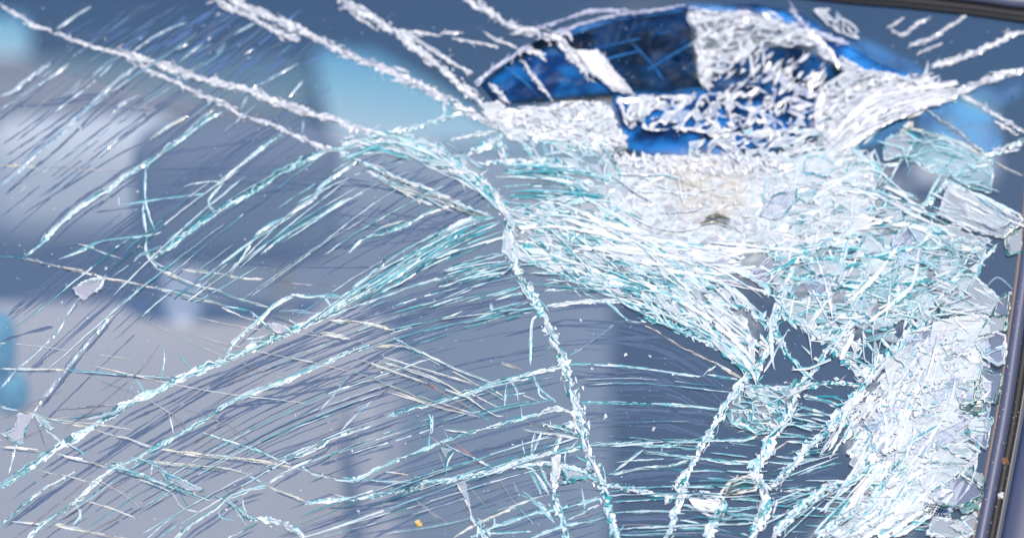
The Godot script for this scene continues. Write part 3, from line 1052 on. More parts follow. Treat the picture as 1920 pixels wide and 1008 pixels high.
	# middle
	fine("705,651 740,648 775,654 850,689 920,716", 5, "gold", "6,2.5")
	fine("715,669 790,691 850,709 900,724", 4.5, "gold", "5,2.5")
	fine("710,675 740,685 775,694 805,704 860,734 920,774 945,779", 4.5, "gold", "6,2.5")
	fine("775,709 800,719 880,764 925,794", 4, "red")
	fine("870,729 905,748 945,768", 4, "gold")
	fine("940,679 985,696", 5, "gold")
	fine("980,739 1012,752", 5, "gold")
	fine("920,729 945,744", 4, "gold")
	fine("735,632 760,645 780,660 800,664", 5, "teal")
	fine("1010,592 1000,596 996,622 994,684", 5, "icy")
	fine("1000,699 1008,722 1022,736 1042,752", 5.5, "icy")
	fine("1008,722 1012,742 1030,750", 4, "teal")
	fine("950,719 948,740 946,762", 4.5, "teal")
	fine("958,714 968,730 972,752", 4.5, "teal")
	fine("948,760 949,790 950,808", 2.5, "pale")
	fine("940,745 960,740 985,736", 3.5, "teal")
	fine("976,760 978,785", 3, "pale")
	fine("1003,811 998,834 997,860", 5, "icy")
	fine("1016,809 1006,832 1000,850", 5, "icy")
	fine("1018,812 1022,848", 2.5, "pale")
	fine("1052,819 1041,837 1038,853", 8, "icy")
	fine("979,824 982,840 986,854", 4, "teal")
	fine("990,873 1003,898 1016,927", 6, "icy")
	fine("1013,873 1021,896 1032,915", 6, "icy")
	fine("990,870 1010,895 1030,928", 5, "icy")
	fine("1060,870 1062,850 1085,825", 4, "teal")
	fine("977,927 995,934 1016,950 1031,968 1040,981", 7, "icy")
	fine("934,896 954,929 972,950", 3.5, "grey")
	fine("972,950 985,963 1002,982", 4.5, "teal")
	fine("963,903 972,925", 3, "grey")
	fine("980,805 1010,810 1050,815 1085,822", 4.5, "gold", "5,2.5")
	fine("985,790 1010,797 1040,805", 3.5, "gold")
	fine("878,904 883,916 903,939 926,968", 4, "red")
	fine("926,968 928,980 922,992", 4, "icy")
	fine("847,914 867,947 888,978", 3, "grey")
	fine("866,910 876,940 888,980", 4, "pale")
	fine("850,827 867,842 893,863 914,880", 4, "red")
	fine("835,832 847,840 883,857 929,878", 4.5, "teal")
	fine("850,847 840,862 836,878 838,892", 5, "icy")
	fine("818,840 830,865 836,885", 2, "pale")
	fine("803,776 807,795 806,814", 8, "teal")
	fine("805,814 803,830 802,846", 4, "teal")
	fine("806,818 822,828 842,838", 4, "grey")
	fine("832,805 855,807 880,810", 5, "gold", "4,2")
	fine("832,805 838,814 843,824", 4, "teal")
	fine("914,999 940,999 965,997 995,996", 5, "teal")
	fine("850,1008 888,985 926,968 965,950 1003,934 1029,927", 5, "gold")
	fine("883,1008 926,988 965,975 1003,962 1036,955 1080,945 1126,934", 6, "teal", "10,3")
	fine("995,1008 1049,988 1093,978 1134,968", 6, "teal", "9,3")
	fine("1062,975 1093,960 1126,945", 5, "teal")
	fine("1090,914 1095,942 1103,968", 4, "teal")
	fine("1060,975 1090,970 1130,955", 3, "grey")
	fine("920,567 922,578 925,585", 7, "teal")
	fine("925,582 960,575 990,567", 5.5, "teal")
	fine("870,616 920,600 960,588 1002,578", 4.5, "teal", "9,2.5")
	fine("925,556 960,552 992,548", 4.5, "teal")
	fine("860,515 900,506 940,500", 5, "teal")
	fine("830,540 870,528 905,522 960,515", 4, "teal", "9,2.5", 0.0003, 0.1)
	fine("740,573 780,560 830,545", 3.5, "teal", "8,2.5", 0.0003, 0.12)
	fine("720,628 760,615 800,604", 3.5, "teal", "8,2.5", 0.0003, 0.12)
	fine("740,645 790,632 850,612", 3, "pale", "8,2.5", 0.0003, 0.15)
	# right of the long white ridge
	fine("1065,681 1140,684 1190,689 1230,694 1280,702 1320,706", 5, "teal", "18,3.5 30,2.5")
	fine("1150,685 1175,687 1222,692", 5, "teal_gleam")
	fine("1318,706 1328,695 1343,685", 4, "teal", "4,2")
	fine("1204,606 1243,629 1277,650 1320,670 1359,691 1398,712", 5, "gold")
	fine("1325,702 1360,708 1395,714", 4, "teal")
	fine("1085,754 1190,756 1280,760 1350,768", 5, "teal", "12,3.5 26,3")
	fine("1225,757 1250,758 1282,760", 5, "teal_gleam")
	fine("1105,834 1190,834 1230,836 1268,833 1309,823", 6.5, "teal", "10,2.5")
	fine("1310,822 1340,825 1365,825 1396,824 1421,816", 6.5, "teal", "9,3")
	fine("1207,846 1247,852 1288,855 1319,860 1370,866 1406,869", 6, "teal", "8,2.5")
	fine("1140,889 1204,878 1263,873 1293,862", 6.5, "icy", "10,3")
	fine("1153,883 1180,862 1207,842", 5, "teal")
	fine("1263,838 1290,841 1317,841", 5, "teal")
	fine("1242,837 1240,848", 4, "icy")
	fine("1260,880 1293,882 1330,881 1360,884", 4, "teal", "10,2.5")
	fine("1153,961 1224,958 1263,960 1285,962", 5, "teal", "9,2.5")
	fine("1360,962 1409,966 1466,966", 5, "teal")
	fine("1270,990 1345,993 1404,1004", 5, "teal", "8,2.5")
	fine("1160,984 1199,984 1240,986", 3, "grey")
	fine("1370,934 1395,936 1427,940", 8, "teal")
	fine("1365,952 1395,953 1424,949", 6, "teal")
	fine("1467,921 1500,917 1533,913", 5, "teal")
	fine("1460,942 1485,937 1511,938", 5, "icy")
	fine("1496,891 1520,882 1545,874 1580,868", 5, "teal", "6,2.5")
	fine("1475,827 1508,829 1540,834", 5, "teal")
	fine("1447,847 1463,838 1478,827", 5, "gold")
	fine("1455,855 1503,860 1545,859", 5, "pale")
	fine("1437,865 1473,868 1500,866", 5, "teal")
	fine("1485,778 1540,777 1575,783", 5.5, "teal", "6,2.5")
	fine("1475,796 1500,799 1540,805", 5, "icy")
	fine("1368,796 1396,801 1427,814", 6, "icy")
	fine("1505,740 1540,748 1575,760", 4.5, "gold")
	fine("1510,748 1545,752 1580,770", 4, "teal")
	fine("1500,762 1530,770 1560,780", 4, "teal")
	fine("1150,609 1120,632 1092,652 1065,669", 4.5, "pale")
	fine("1020,544 1080,541 1140,539 1200,541 1290,545", 5.5, "teal", "8,2.5")
	fine("1025,574 1090,566 1140,564 1190,563 1290,563", 7, "icy", "10,3.5")
	fine("1000,510 1050,509 1100,510", 5, "teal", "6,2.5")
	fine("1040,512 1070,535 1090,556", 4.5, "teal")
	fine("1130,560 1160,585 1178,600 1203,605", 5.5, "teal")
	fine("930,308 970,305 1012,304", 5, "teal")
	fine("930,332 1000,330 1066,335", 6, "teal")
	fine("940,351 1010,347 1080,352", 5, "teal")
	fine("960,369 1030,366 1100,369 1146,374", 8, "icy")
	fine("700,435 720,425 745,418 760,412", 4, "gold")
	fine("1150,286 1165,278 1178,276", 7, "green", "", 0.004)
	fine("1138,700 1180,704", 3, "dark")
	# right side
	fine("1705,240 1780,260 1850,290", 6, "gold")
	fine("1860,300 1890,318 1922,331", 5, "gold")
	fine("1780,340 1845,371 1922,407", 7, "teal_gleam")
	fine("1922,418 1900,428 1880,446", 8, "green", "", 0.003)
	fine("1845,545 1872,520 1905,548", 3, "pale")
	fine("1620,270 1640,250 1672,222", 6, "icy")
	fine("1640,330 1680,355 1720,372", 8, "icy")
	fine("1720,262 1770,262 1800,280", 6, "teal")
	fine("1690,300 1760,310 1790,335", 6, "icy")
	fine("1718,265 1690,300 1665,345 1640,395", 5, "icy")
	fine("1800,282 1770,320 1740,372 1720,410", 6, "icy")
	fine("1660,285 1700,296 1760,300 1830,325", 5, "teal")
	fine("1740,262 1722,290 1700,330", 4, "teal")
	fine("1640,352 1690,372 1740,400 1790,425", 6, "icy")
	fine("1620,300 1660,310 1690,305", 6, "icy")
	fine("1845,300 1820,330 1790,352", 4, "teal")
	fine("1770,345 1820,345 1855,350", 3, "green")
	fine("1372,912 1395,903 1418,906", 4, "icy", "", 0.004)
	fine("1368,922 1392,914 1416,914", 4, "icy", "", 0.004)
	fine("1322,409 1345,404 1372,412", 7, "earth", "", 0.006)
	fine("1312,420 1340,414 1368,422", 5, "earth", "", 0.006)
	fine("1636,360 1652,342 1668,338", 5, "gold")
	fine("1745,385 1800,410 1840,440", 5, "teal")
	fine("1760,480 1800,475 1845,485", 5, "teal")

# ---------------------------------------------------------------- crack shadows drawn as dark strips
func shades() -> void:
	for s in ["290,291 400,275 512,258", "285,318 400,316 545,312", "300,328 420,326 540,326", "235,350 400,342 540,343 610,350", "540,346 600,350 642,356",
			"0,556 60,545 142,530", "175,398 280,385 380,375", "95,540 150,535 220,540 300,550", "290,542 340,546 390,562", "330,456 380,480 430,492 480,498 600,502 720,500",
			"520,505 560,478 620,468 660,455", "380,465 420,455 455,448", "60,478 100,465 150,458", "60,500 150,480 200,470 250,460 300,455", "0,640 50,624 100,612",
			"640,470 700,440 770,418", "30,200 100,195 180,182", "90,188 150,180 220,172", "205,200 240,205 280,210", "0,180 60,168", "480,732 560,722 660,702 740,700",
			"420,764 500,748 620,728 730,712 780,703", "380,772 440,762 540,752", "120,690 150,655 190,610", "1100,640 1180,634 1250,630", "1085,776 1160,775 1240,782", "1180,775 1280,788 1330,797",
			"1090,720 1180,722 1280,728", "1060,705 1140,708 1240,716", "640,608 720,588 800,560", "700,655 780,625 880,592", "660,690 760,652 900,606", "940,632 1010,614 1060,600", "1040,612 1120,608 1190,600",
			"1160,900 1230,890 1300,886", "1320,895 1380,896", "1140,975 1230,972 1300,978", "1150,1000 1230,998 1300,1004", "1300,770 1360,782", "590,840 660,822 740,795", "600,872 680,845 740,820",
			"580,905 640,880 700,858", "600,990 680,955 760,928", "575,996 660,965 720,940", "640,1008 720,965 820,930", "700,1008 800,960 880,925", "880,850 940,836 1000,822", "840,795 900,782 980,762",
			"820,752 880,740 960,722", "560,690 620,665 680,640", "480,700 560,672 640,640", "390,735 430,720 500,692", "180,850 230,828 280,800", "260,840 330,800 400,768", "280,850 350,815 430,780"]:
		dark(s, rng.randf_range(3.0, 5.2))

# ---------------------------------------------------------------- crazing and crush too fine to trace
# strands that run along between two guide lines, crossing a little
func bundle(called: String, upper: String, lower: String, n: int, f0: float, f1: float, w0: float, w1: float, pal: String, h := 0.0008, drift := 0.15, jag := 0.3, m_: Material = null) -> void:
	var up := smooth_line(parse(upper), 8.0)
	var lo := smooth_line(parse(lower), 8.0)
	var q: int = max(up.size(), lo.size())
	var st := begin()
	for k in n:
		var span := rng.randf_range(f0, f1)
		var a := rng.randf_range(-0.1, 1.05 - span * 0.8)
		var v := rng.randf()
		var slip := rng.randfn(0, drift)
		var pts := PackedVector2Array()
		var m: int = max(3, int(span * q))
		var wob := rng.randf() * 9.0
		for i in m + 1:
			var f := clampf(a + span * i / m, 0.0, 1.0)
			var fu := f * (up.size() - 1)
			var fl := f * (lo.size() - 1)
			var u: Vector2 = up[int(fu)].lerp(up[min(int(fu) + 1, up.size() - 1)], fu - int(fu))
			var l: Vector2 = lo[int(fl)].lerp(lo[min(int(fl) + 1, lo.size() - 1)], fl - int(fl))
			pts.append(u.lerp(l, clampf(v + slip * (float(i) / m - 0.5) + 1.3 / max(40.0, u.distance_to(l)) * noise.get_noise_1d(wob * 900.0 + i * 9.0), -0.03, 1.03)))
		var clean := PackedVector2Array()
		for p in pts:
			if clean.is_empty() or clean[clean.size() - 1].distance_to(p) > 2.0:
				clean.append(p)
		strip(st, clean, rng.randf_range(w0, w1) * rng.randf_range(0.6, 1.0), M.pal[pal], h + (rng.randf() * 0.0025 if h > 0 else 0.0), 1.2 if h > 0 else 0.0, jag, 0.15, 0.015)
	commit(called, st, M.crack if m_ == null else m_, windshield).set_meta("kind", "stuff")

# a connected web of breaks over a patch, cells drawn out along a bearing; some cells hold a milky splinter
func web(called: String, s: String, n: int, bearing: float, aspect: float, w0: float, w1: float, pal: String, keep: float, fills: Array, h := 0.0008, longest := 90.0, ragged := 0.35) -> void:
	var poly := parse(s)
	var box := bounds(poly)
	var turn := deg_to_rad(bearing)
	var pts: Array[Vector2] = []
	var flat := PackedVector2Array()
	for k in n:
		var best := Vector2.ZERO
		var far := -1.0
		for c in 3:
			var p := spot_in(poly, box)
			var d := 1e9
			for o in pts:
				d = min(d, o.distance_squared_to(p))
			if d > far:
				far = d
				best = p
		pts.append(best)
		var r := best.rotated(-turn)
		flat.append(Vector2(r.x / aspect, r.y))
	var idx := Geometry2D.triangulate_delaunay(flat)
	var seen := {}
	var st := begin()
	var plates := {}
	for k in range(0, idx.size(), 3):
		var t := [pts[idx[k]], pts[idx[k + 1]], pts[idx[k + 2]]]
		var mid: Vector2 = (t[0] + t[1] + t[2]) / 3.0
		var long_side: float = max(t[0].distance_to(t[1]), max(t[1].distance_to(t[2]), t[2].distance_to(t[0])))
		if long_side > longest or not Geometry2D.is_point_in_polygon(mid, poly):
			continue
		for e in 3:
			var i: int = min(idx[k + e], idx[k + (e + 1) % 3])
			var j: int = max(idx[k + e], idx[k + (e + 1) % 3])
			if seen.has(i * 10000 + j):
				continue
			seen[i * 10000 + j] = true
			if rng.randf() > keep:
				continue
			var a: Vector2 = pts[i]
			var b: Vector2 = pts[j]
			var side := Vector2(-(b - a).y, (b - a).x) * rng.randfn(0, 0.07)
			var ext := (b - a) * rng.randf_range(0.0, 0.18)
			strip(st, smooth_line(PackedVector2Array([a - ext, a.lerp(b, 0.5) + side, b + ext]), 5.0), rng.randf_range(w0, w1) * rng.randf_range(0.5, 1.0), M.pal[pal], h + rng.randf() * 0.002, 1.4, ragged, 0.3, 0.02)
		var roll := rng.randf()
		if heed and in_gap(mid):
			continue
		for f in fills:
			roll -= f[1]
			if roll < 0.0:
				if not plates.has(f[0]):
					plates[f[0]] = begin()
				var hh := h + rng.randf() * 0.0012
				tri(plates[f[0]], P(t[0].x, t[0].y, hh + rng.randf() * 0.0022), P(t[1].x, t[1].y, hh + rng.randf() * 0.0022), P(t[2].x, t[2].y, hh + rng.randf() * 0.0022), Color.WHITE)
				break
	commit(called, st, M.crack, windshield).set_meta("kind", "stuff")
	for f in plates:
		commit("splinters", plates[f], M[f], windshield).set_meta("kind", "stuff")

# long breaks that keep company; the dark ones are drawn crack shadows
func sweep(upper: String, lower: String, n: int, f0: float, f1: float, w0: float, w1: float, pal: String, drift: float) -> void:
	bundle("hairline_cracks_and_shadows", upper, lower, n, f0, f1, w0, w1, pal, -0.0011 if pal == "dark" else 0.0004, drift, 0.18, M.inner if pal == "dark" else M.soft)

func crazing() -> void:
	for g in ["960,420 975,425 1005,445 990,458 968,448", "1068,378 1120,378 1133,396 1080,392", "1375,478 1420,466 1457,468 1466,508 1430,506 1395,495", "1505,484 1540,462 1572,464 1556,488",
			"1652,310 1748,324 1724,364 1690,352 1660,335", "1631,333 1670,340 1664,364 1634,358", "1680,371 1710,375 1704,388 1682,386", "1664,394 1686,396 1684,406 1668,404", "1577,440 1596,442 1594,455 1578,454", "1658,436 1690,428 1686,444 1660,456",
			"1587,612 1620,606 1622,640 1596,642", "1636,602 1666,604 1664,636 1640,630", "1672,603 1718,600 1712,630 1680,628", "1628,570 1656,568 1656,588 1630,590", "1535,684 1556,668 1582,676 1584,702 1540,700", "1520,640 1548,652 1546,680 1524,676",
			"1398,600 1432,600 1432,648 1410,640", "1365,580 1420,578 1420,596 1372,594", "1328,598 1348,602 1348,628 1334,620", "1222,334 1236,338 1266,384 1232,386", "1600,788 1656,786 1650,814 1604,814", "1690,640 1712,634 1706,660 1694,660",
			"1725,300 1752,296 1760,330 1740,345", "1480,540 1530,530 1535,560 1490,566", "1555,545 1595,540 1590,570 1560,575", "1290,545 1330,548 1340,570 1305,568", "1150,500 1190,498 1210,512 1160,514", "1790,470 1835,480 1820,505 1792,500", "1740,500 1775,498 1770,525 1742,522",
			"1700,790 1750,780 1745,800 1705,806", "1640,850 1690,842 1680,868 1645,872", "1560,860 1600,850 1590,880 1565,884", "1690,905 1740,900 1735,916 1695,922", "1600,940 1650,905 1655,915 1612,955", "1180,330 1200,330 1200,352 1182,350"]:
		var poly := parse(g)
		var mid := Vector2.ZERO
		for p in poly:
			mid += p / poly.size()
		for k in poly.size():
			poly[k] = mid.lerp(poly[k], 0.8)
		gaps.append([poly, bounds(poly)])
	# fine white powder of crushed glass, thick at the impact and thinning outwards
	var w0 := Color(0.52, 0.60, 0.63)
	var w1 := Color(0.82, 0.82, 0.81)
	film("1120,290 1280,275 1470,280 1540,340 1500,470 1400,530 1250,500 1120,450 1080,370", w0, w1, 0.95, 90, "glass_powder", 0.0020, 2.5)
	film("1080,280 1280,262 1500,268 1620,330 1600,480 1450,580 1250,540 1060,460 1020,350", w0, w1, 0.5, 110, "glass_powder", 0.0012, 2.0)
	film("1215,275 1330,262 1430,300 1440,400 1360,450 1250,430", Color(0.66, 0.62, 0.54), Color(0.82, 0.81, 0.78), 0.7, 70, "glass_powder", 0.0036, 3.0)
	film("930,360 1080,350 1200,400 1320,480 1450,590 1420,710 1320,650 1200,580 1060,535 950,500", w0, w1, 0.42, 50, "glass_powder", 0.0006, 2.5)
	film("1420,290 1560,270 1680,290 1780,410 1860,450 1830,540 1760,610 1620,650 1480,620 1400,480", w0, w1, 0.38, 60, "glass_powder", 0.0006, 2.5)
	film("1600,720 1740,600 1850,590 1862,760 1835,850 1790,970 1640,1030 1480,1030 1620,900 1560,840", w0, w1, 0.62, 60, "glass_powder", 0.0008, 2.0)
	film("1480,1030 1560,920 1660,860 1760,900 1720,1030", w0, w1, 0.4, 50, "glass_powder", 0.0008, 2.0)
	film("880,190 960,200 1060,182 1150,178 1185,280 1130,300 1040,275 940,258", w0, w1, 0.75, 24, "glass_powder", 0.0010, 2.5)
	film("1530,170 1590,125 1740,145 1810,175 1740,212 1640,245 1550,290 1510,240", w0, w1, 0.75, 26, "glass_powder", 0.0012, 2.5)
	film("1285,8 1400,8 1510,40 1570,95 1570,135 1500,95 1420,95 1360,130 1330,165 1300,150", w0, w1, 0.45, 26, "glass_powder", 0.0010, 2.5)
	film("1360,740 1420,715 1510,715 1490,790 1430,830 1350,800", w0, w1, 0.4, 30, "glass_powder", 0.0006, 2.5)
	film("620,275 700,245 800,245 900,300 960,390 930,400 860,330 760,290", w0, w1, 0.35, 26, "glass_powder", 0.0005, 2.5)
	heed = true
	# streaks of hairlines and drawn crack shadows, upper left
	craze("hairline_cracks_and_shadows", "110,60 420,10 620,110 580,200 260,110", 46, 60, 150, -33, 3, 1.5, 4, "dusk", -0.001, Vector2.ZERO, M.inner)
	craze("hairline_cracks_and_shadows", "110,70 420,10 600,110 580,190 260,110", 30, 60, 150, -33, 3, 2, 4, "dark", -0.0011, Vector2.ZERO, M.inner)
	craze("hairline_cracks_and_shadows", "0,160 100,80 420,160 520,250 300,330 0,440", 8, 200, 380, -38, 2, 2.2, 4, "dark", -0.0011, Vector2.ZERO, M.inner)
	craze("hairline_cracks_and_shadows", "0,160 100,80 420,160 500,240 300,300 0,380", 12, 100, 260, -38, 2, 1.6, 3.6, "pale", 0.0004, Vector2.ZERO, M.soft)
	craze("hairline_cracks_and_shadows", "120,90 420,20 600,110 450,150", 10, 10, 60, -33, 5, 2, 5, "pale", 0.0004, Vector2.ZERO, M.soft)
	craze("hairline_cracks_and_shadows", "650,300 720,290 880,340 930,390 900,410 760,360", 44, 40, 100, -27, 5, 2, 4, "dark", -0.0011, Vector2.ZERO, M.inner)
	craze("hairline_cracks_and_shadows", "620,360 780,390 880,400 780,470 560,500", 30, 100, 220, -32, 3, 2.4, 4.5, "dark", -0.0011, Vector2.ZERO, M.inner)
	craze("hairline_cracks_and_shadows", "640,560 900,480 990,510 1000,590 800,660 690,650", 36, 70, 220, -18, 2, 2.2, 4, "dark", -0.0011, Vector2.ZERO, M.inner)
	craze("hairline_cracks_and_shadows", "700,560 900,500 980,520 990,590 800,640", 30, 30, 110, -18, 2, 2, 4, "teal", 0.0004, Vector2.ZERO, M.soft)
	craze("hairline_cracks_and_shadows", "500,640 700,640 760,760 600,860 440,960 300,900 380,780", 6, 160, 380, -27, 2, 2.4, 4.0, "dark", -0.0011, Vector2.ZERO, M.inner)
	craze("hairline_cracks_and_shadows", "760,760 1040,700 1060,840 860,900 660,920", 8, 120, 280, -17, 2, 2.2, 4, "dark", -0.0011, Vector2.ZERO, M.inner)
	craze("hairline_cracks_and_shadows", "860,1000 1060,900 1130,960 1150,1008", 16, 50, 140, -16, 3, 1.8, 3.2, "dark", -0.0011, Vector2.ZERO, M.inner)
	craze("hairline_cracks_and_shadows", "1100,600 1380,720 1300,900 1160,1000 1110,880", 20, 50, 150, 2, 4, 1.6, 3, "dark", -0.0011, Vector2.ZERO, M.inner)
	craze("hairline_cracks_and_shadows", "1300,880 1560,760 1560,1000 1280,1000", 30, 40, 120, 3, 4, 1.8, 3.4, "teal", 0.0005)
	craze("hairline_cracks_and_shadows", "1300,880 1560,760 1560,1000 1280,1000", 30, 30, 110, 3, 4, 1.8, 3.4, "dark", -0.0011, Vector2.ZERO, M.inner)
	craze("hairline_cracks_and_shadows", "1490,740 1600,730 1580,800 1500,850 1480,800", 22, 40, 90, 10, 6, 2, 4, "teal", 0.0005)
	craze("hairline_cracks_and_shadows", "0,1008 0,700 330,720 560,640 600,700 300,1000", 20, 90, 260, -31, 3, 1.8, 3, "grey", 0.0003, Vector2.ZERO, M.soft)
	sweep("0,985 200,840 430,690 640,600 800,545 990,510", "300,1008 480,920 660,850 850,790 1050,745", 28, 0.5, 1.0, 2.0, 3.6, "dark", 0.05)
	sweep("0,985 200,840 430,690 640,600 800,545 990,510", "300,1008 480,920 660,850 850,790 1050,745", 13, 0.3, 0.8, 2, 4, "teal", 0.08)
	sweep("420,1008 600,930 800,865 1060,785", "700,1008 850,985 1000,935 1130,900", 18, 0.4, 0.9, 2.2, 3.8, "dark", 0.08)
	sweep("420,1008 600,930 800,865 1060,785", "700,1008 850,985 1000,935 1130,900", 8, 0.4, 0.9, 2, 4, "teal", 0.1)
	sweep("1010,560 1150,560 1260,590 1390,690", "1130,900 1250,890 1330,892", 26, 0.4, 0.9, 2, 3.6, "dark", 0.05)
	sweep("1060,690 1200,690 1380,715", "1130,905 1250,895 1300,892", 8, 0.5, 1.0, 2, 4, "teal", 0.04)
	sweep("1130,905 1250,895 1480,890", "1150,1008 1300,1008 1420,1008", 14, 0.4, 0.9, 2, 3.6, "teal", 0.06)
	sweep("1400,760 1500,740 1620,730", "1280,1000 1400,1000 1540,940", 16, 0.3, 0.8, 2, 4, "teal", 0.06)
	sweep("0,180 150,70 260,-10", "0,560 300,330 520,170 640,70", 20, 0.4, 1.0, 2.2, 4.0, "dark", 0.04)
	sweep("0,180 150,70 260,-10", "0,560 300,330 520,200 560,150", 9, 0.3, 0.9, 1.6, 3.4, "pale", 0.04)
	sweep("0,560 300,330 520,200", "80,790 330,560 620,340 690,300", 18, 0.5, 1.0, 2.2, 4.0, "dark", 0.05)
	sweep("0,560 300,330 520,200", "80,790 330,560 620,340 690,300", 10, 0.2, 0.6, 2, 4.5, "teal", 0.08)
	sweep("300,300 500,300 700,330 900,410", "200,560 450,500 700,470 900,440", 16, 0.25, 0.6, 2.2, 4, "dark", 0.2)
	sweep("330,560 480,440 640,330 730,290", "560,620 700,520 820,450 920,400", 16, 0.3, 0.8, 2, 4, "teal", 0.1)
	sweep("0,470 200,520 450,590 740,640 960,740", "0,800 250,860 520,900 740,960", 6, 0.2, 0.5, 1.6, 3, "gold", 0.1)
	sweep("0,690 200,690 340,710", "0,970 150,990 240,1010", 6, 0.3, 0.7, 2, 3.5, "gold", 0.1)
	sweep("640,640 800,690 950,740", "640,700 800,760 930,800", 5, 0.3, 0.7, 2, 3.6, "gold", 0.1)
	# the bundle above the long diagonal, and what joins it to the upper ridges
	bundle("crack_bundle", "640,560 760,480 860,420 925,398", "660,575 800,505 900,470 960,450", 34, 0.25, 0.7, 2, 5, "teal", 0.0006, 0.3)
	bundle("crack_bundle", "830,505 900,480 960,470", "840,530 900,520 965,512", 18, 0.3, 0.8, 2, 4, "teal", 0.0006, 0.3)
	bundle("crack_bundle", "625,282 690,255 760,250 840,285 930,375", "640,300 720,285 800,310 880,350 940,395", 34, 0.15, 0.5, 2.5, 6, "icy", 0.0008, 0.5)
	bundle("crack_bundle", "700,318 780,345 860,378 925,402", "720,345 790,372 850,395 910,412", 14, 0.2, 0.5, 2, 4, "gold", 0.0006, 0.4)
	web("crack_web", "690,262 800,250 900,300 950,370 900,350 800,300", 40, 25, 2, 2, 5, "icy", 0.5, [["hazy", 0.3]])
	# the fan between the long ridge and the impact
	bundle("crack_fan", "945,372 1040,360 1150,392 1260,450 1370,540 1440,600", "960,490 1060,530 1205,588 1290,622 1370,665 1412,706", 60, 0.15, 0.5, 2.5, 6, "icy", 0.0008, 0.45, 0.45)
	bundle("crack_fan", "955,385 1060,385 1180,430 1290,500 1380,580 1440,640", "965,470 1100,510 1220,570 1300,618 1370,660 1405,700", 30, 0.2, 0.55, 4, 9, "white", 0.0014, 0.4, 0.5)
	bundle("crack_fan", "960,470 1100,462 1250,490 1420,520", "985,535 1100,538 1200,545 1290,560", 46, 0.2, 0.6, 2, 4.5, "teal", 0.0008, 0.2)
	bundle("crack_fan", "940,300 1020,300 1100,310 1160,330", "950,375 1020,380 1100,385 1160,390", 18, 0.4, 0.9, 3, 6, "teal", 0.0008, 0.1)
	web("crack_web", "960,255 1150,262 1180,400 1120,420 1060,345 1000,300", 90, 30, 1.6, 3, 7, "icy", 0.55, [["hazy", 0.25], ["aqua", 0.15]])
	web("crack_web", "950,385 1100,375 1240,440 1400,560 1415,690 1320,632 1200,575 1050,520 970,490", 330, 32, 2.6, 2.5, 6.5, "icy", 0.62, [["hazy", 0.22], ["aqua", 0.12], ["milky", 0.16]])
	web("crack_web", "1150,470 1300,490 1440,590 1412,700 1330,640 1230,580", 120, 45, 2.6, 3, 8, "white", 0.5, [["milky", 0.25], ["hazy", 0.2]], 0.0014)
	# crushed belt under the blue gap
	web("crushed_glass", "885,198 960,208 1060,190 1140,186 1172,270 1130,288 1040,264 950,250", 120, 10, 1.8, 4, 10, "snow", 0.62, [["milky", 0.3], ["hazy", 0.25]], 0.001)
	crush("crushed_glass", "900,205 960,212 1060,192 1140,188 1168,268 1130,280 1040,258 960,244", 130, 3, 8, "snow")
	# impact
	web("impact_crush", "1140,295 1280,292 1460,296 1490,380 1450,480 1300,490 1200,455 1130,390", 230, -10, 1.4, 2.5, 8, "white", 0.6, [["milky", 0.5], ["lilac", 0.1], ["hazy", 0.25]], 0.001)
	bundle("impact_crush", "1150,300 1230,320 1300,350 1330,370", "1140,400 1220,440 1300,430 1350,390", 12, 0.3, 0.7, 3, 7, "white", 0.003, 0.4, 0.4)
	crush("impact_crush", "1145,296 1200,285 1300,296 1400,286 1470,290 1480,320 1300,330 1180,330", 160, 4, 10, "snow", 0.002, 60)
	craze("impact_crush", "1150,290 1300,296 1460,286 1470,310 1160,316", 50, 14, 45, 80, 25, 4, 9, "snow", 0.0015)
	web("impact_dust", "1265,310 1370,312 1395,380 1370,408 1285,398", 26, 20, 1.2, 3, 7, "cream", 0.6, [["hazy", 0.3]], 0.003)
	crush("impact_dust", "1270,320 1360,315 1390,380 1370,405 1290,395", 40, 2, 6, "cream", 0.003)
	bundle("crack_fan", "1060,400 1180,430 1300,450 1460,450", "1120,470 1240,500 1380,540 1440,560", 60, 0.2, 0.6, 4, 9, "white", 0.0014, 0.35)
	# white rubble in the blue gap
	web("crushed_glass", "1150,185 1240,180 1400,172 1500,190 1560,195 1520,245 1420,258 1380,255 1300,250 1180,242", 110, -40, 1.3, 4, 10, "snow", 0.42, [["milky", 0.12], ["hazy", 0.15]], 0.002, 70, 0.5)
	crush("crushed_glass", "1150,185 1240,180 1400,172 1500,190 1560,195 1520,245 1420,258 1380,255 1300,250 1180,242", 100, 3, 9, "snow", 0.002, -30)
	crush("crushed_glass", "1310,100 1400,90 1480,120 1560,150 1580,190 1480,190 1330,175", 40, 3, 8, "snow", 0.002, -50)
	craze("crushed_glass", "1320,110 1420,100 1540,160 1480,190 1340,175", 16, 20, 70, -45, 25, 3, 7, "snow", 0.002)
	web("crushed_glass", "1285,12 1400,15 1500,42 1560,90 1570,125 1500,85 1430,85 1380,120 1330,160 1308,150 1315,90", 110, -20, 2.0, 3, 10, "snow", 0.5, [["milky", 0.14], ["hazy", 0.2]], 0.002, 70, 0.6)
	craze("crushed_glass", "1380,100 1440,70 1540,100 1560,170 1500,180 1420,140", 30, 20, 60, -55, 18, 4, 9, "snow", 0.001)
	web("crushed_glass", "1540,160 1590,125 1740,148 1795,175 1740,205 1640,235 1560,275 1525,235", 120, -25, 2.2, 3, 10, "snow", 0.6, [["milky", 0.28], ["lilac", 0.06], ["hazy", 0.2]], 0.002, 90, 0.5)
	bundle("crushed_glass", "1545,260 1620,190 1700,160 1800,145", "1580,290 1660,235 1730,205 1795,185", 26, 0.3, 0.8, 5, 11, "snow", 0.0025, 0.2)
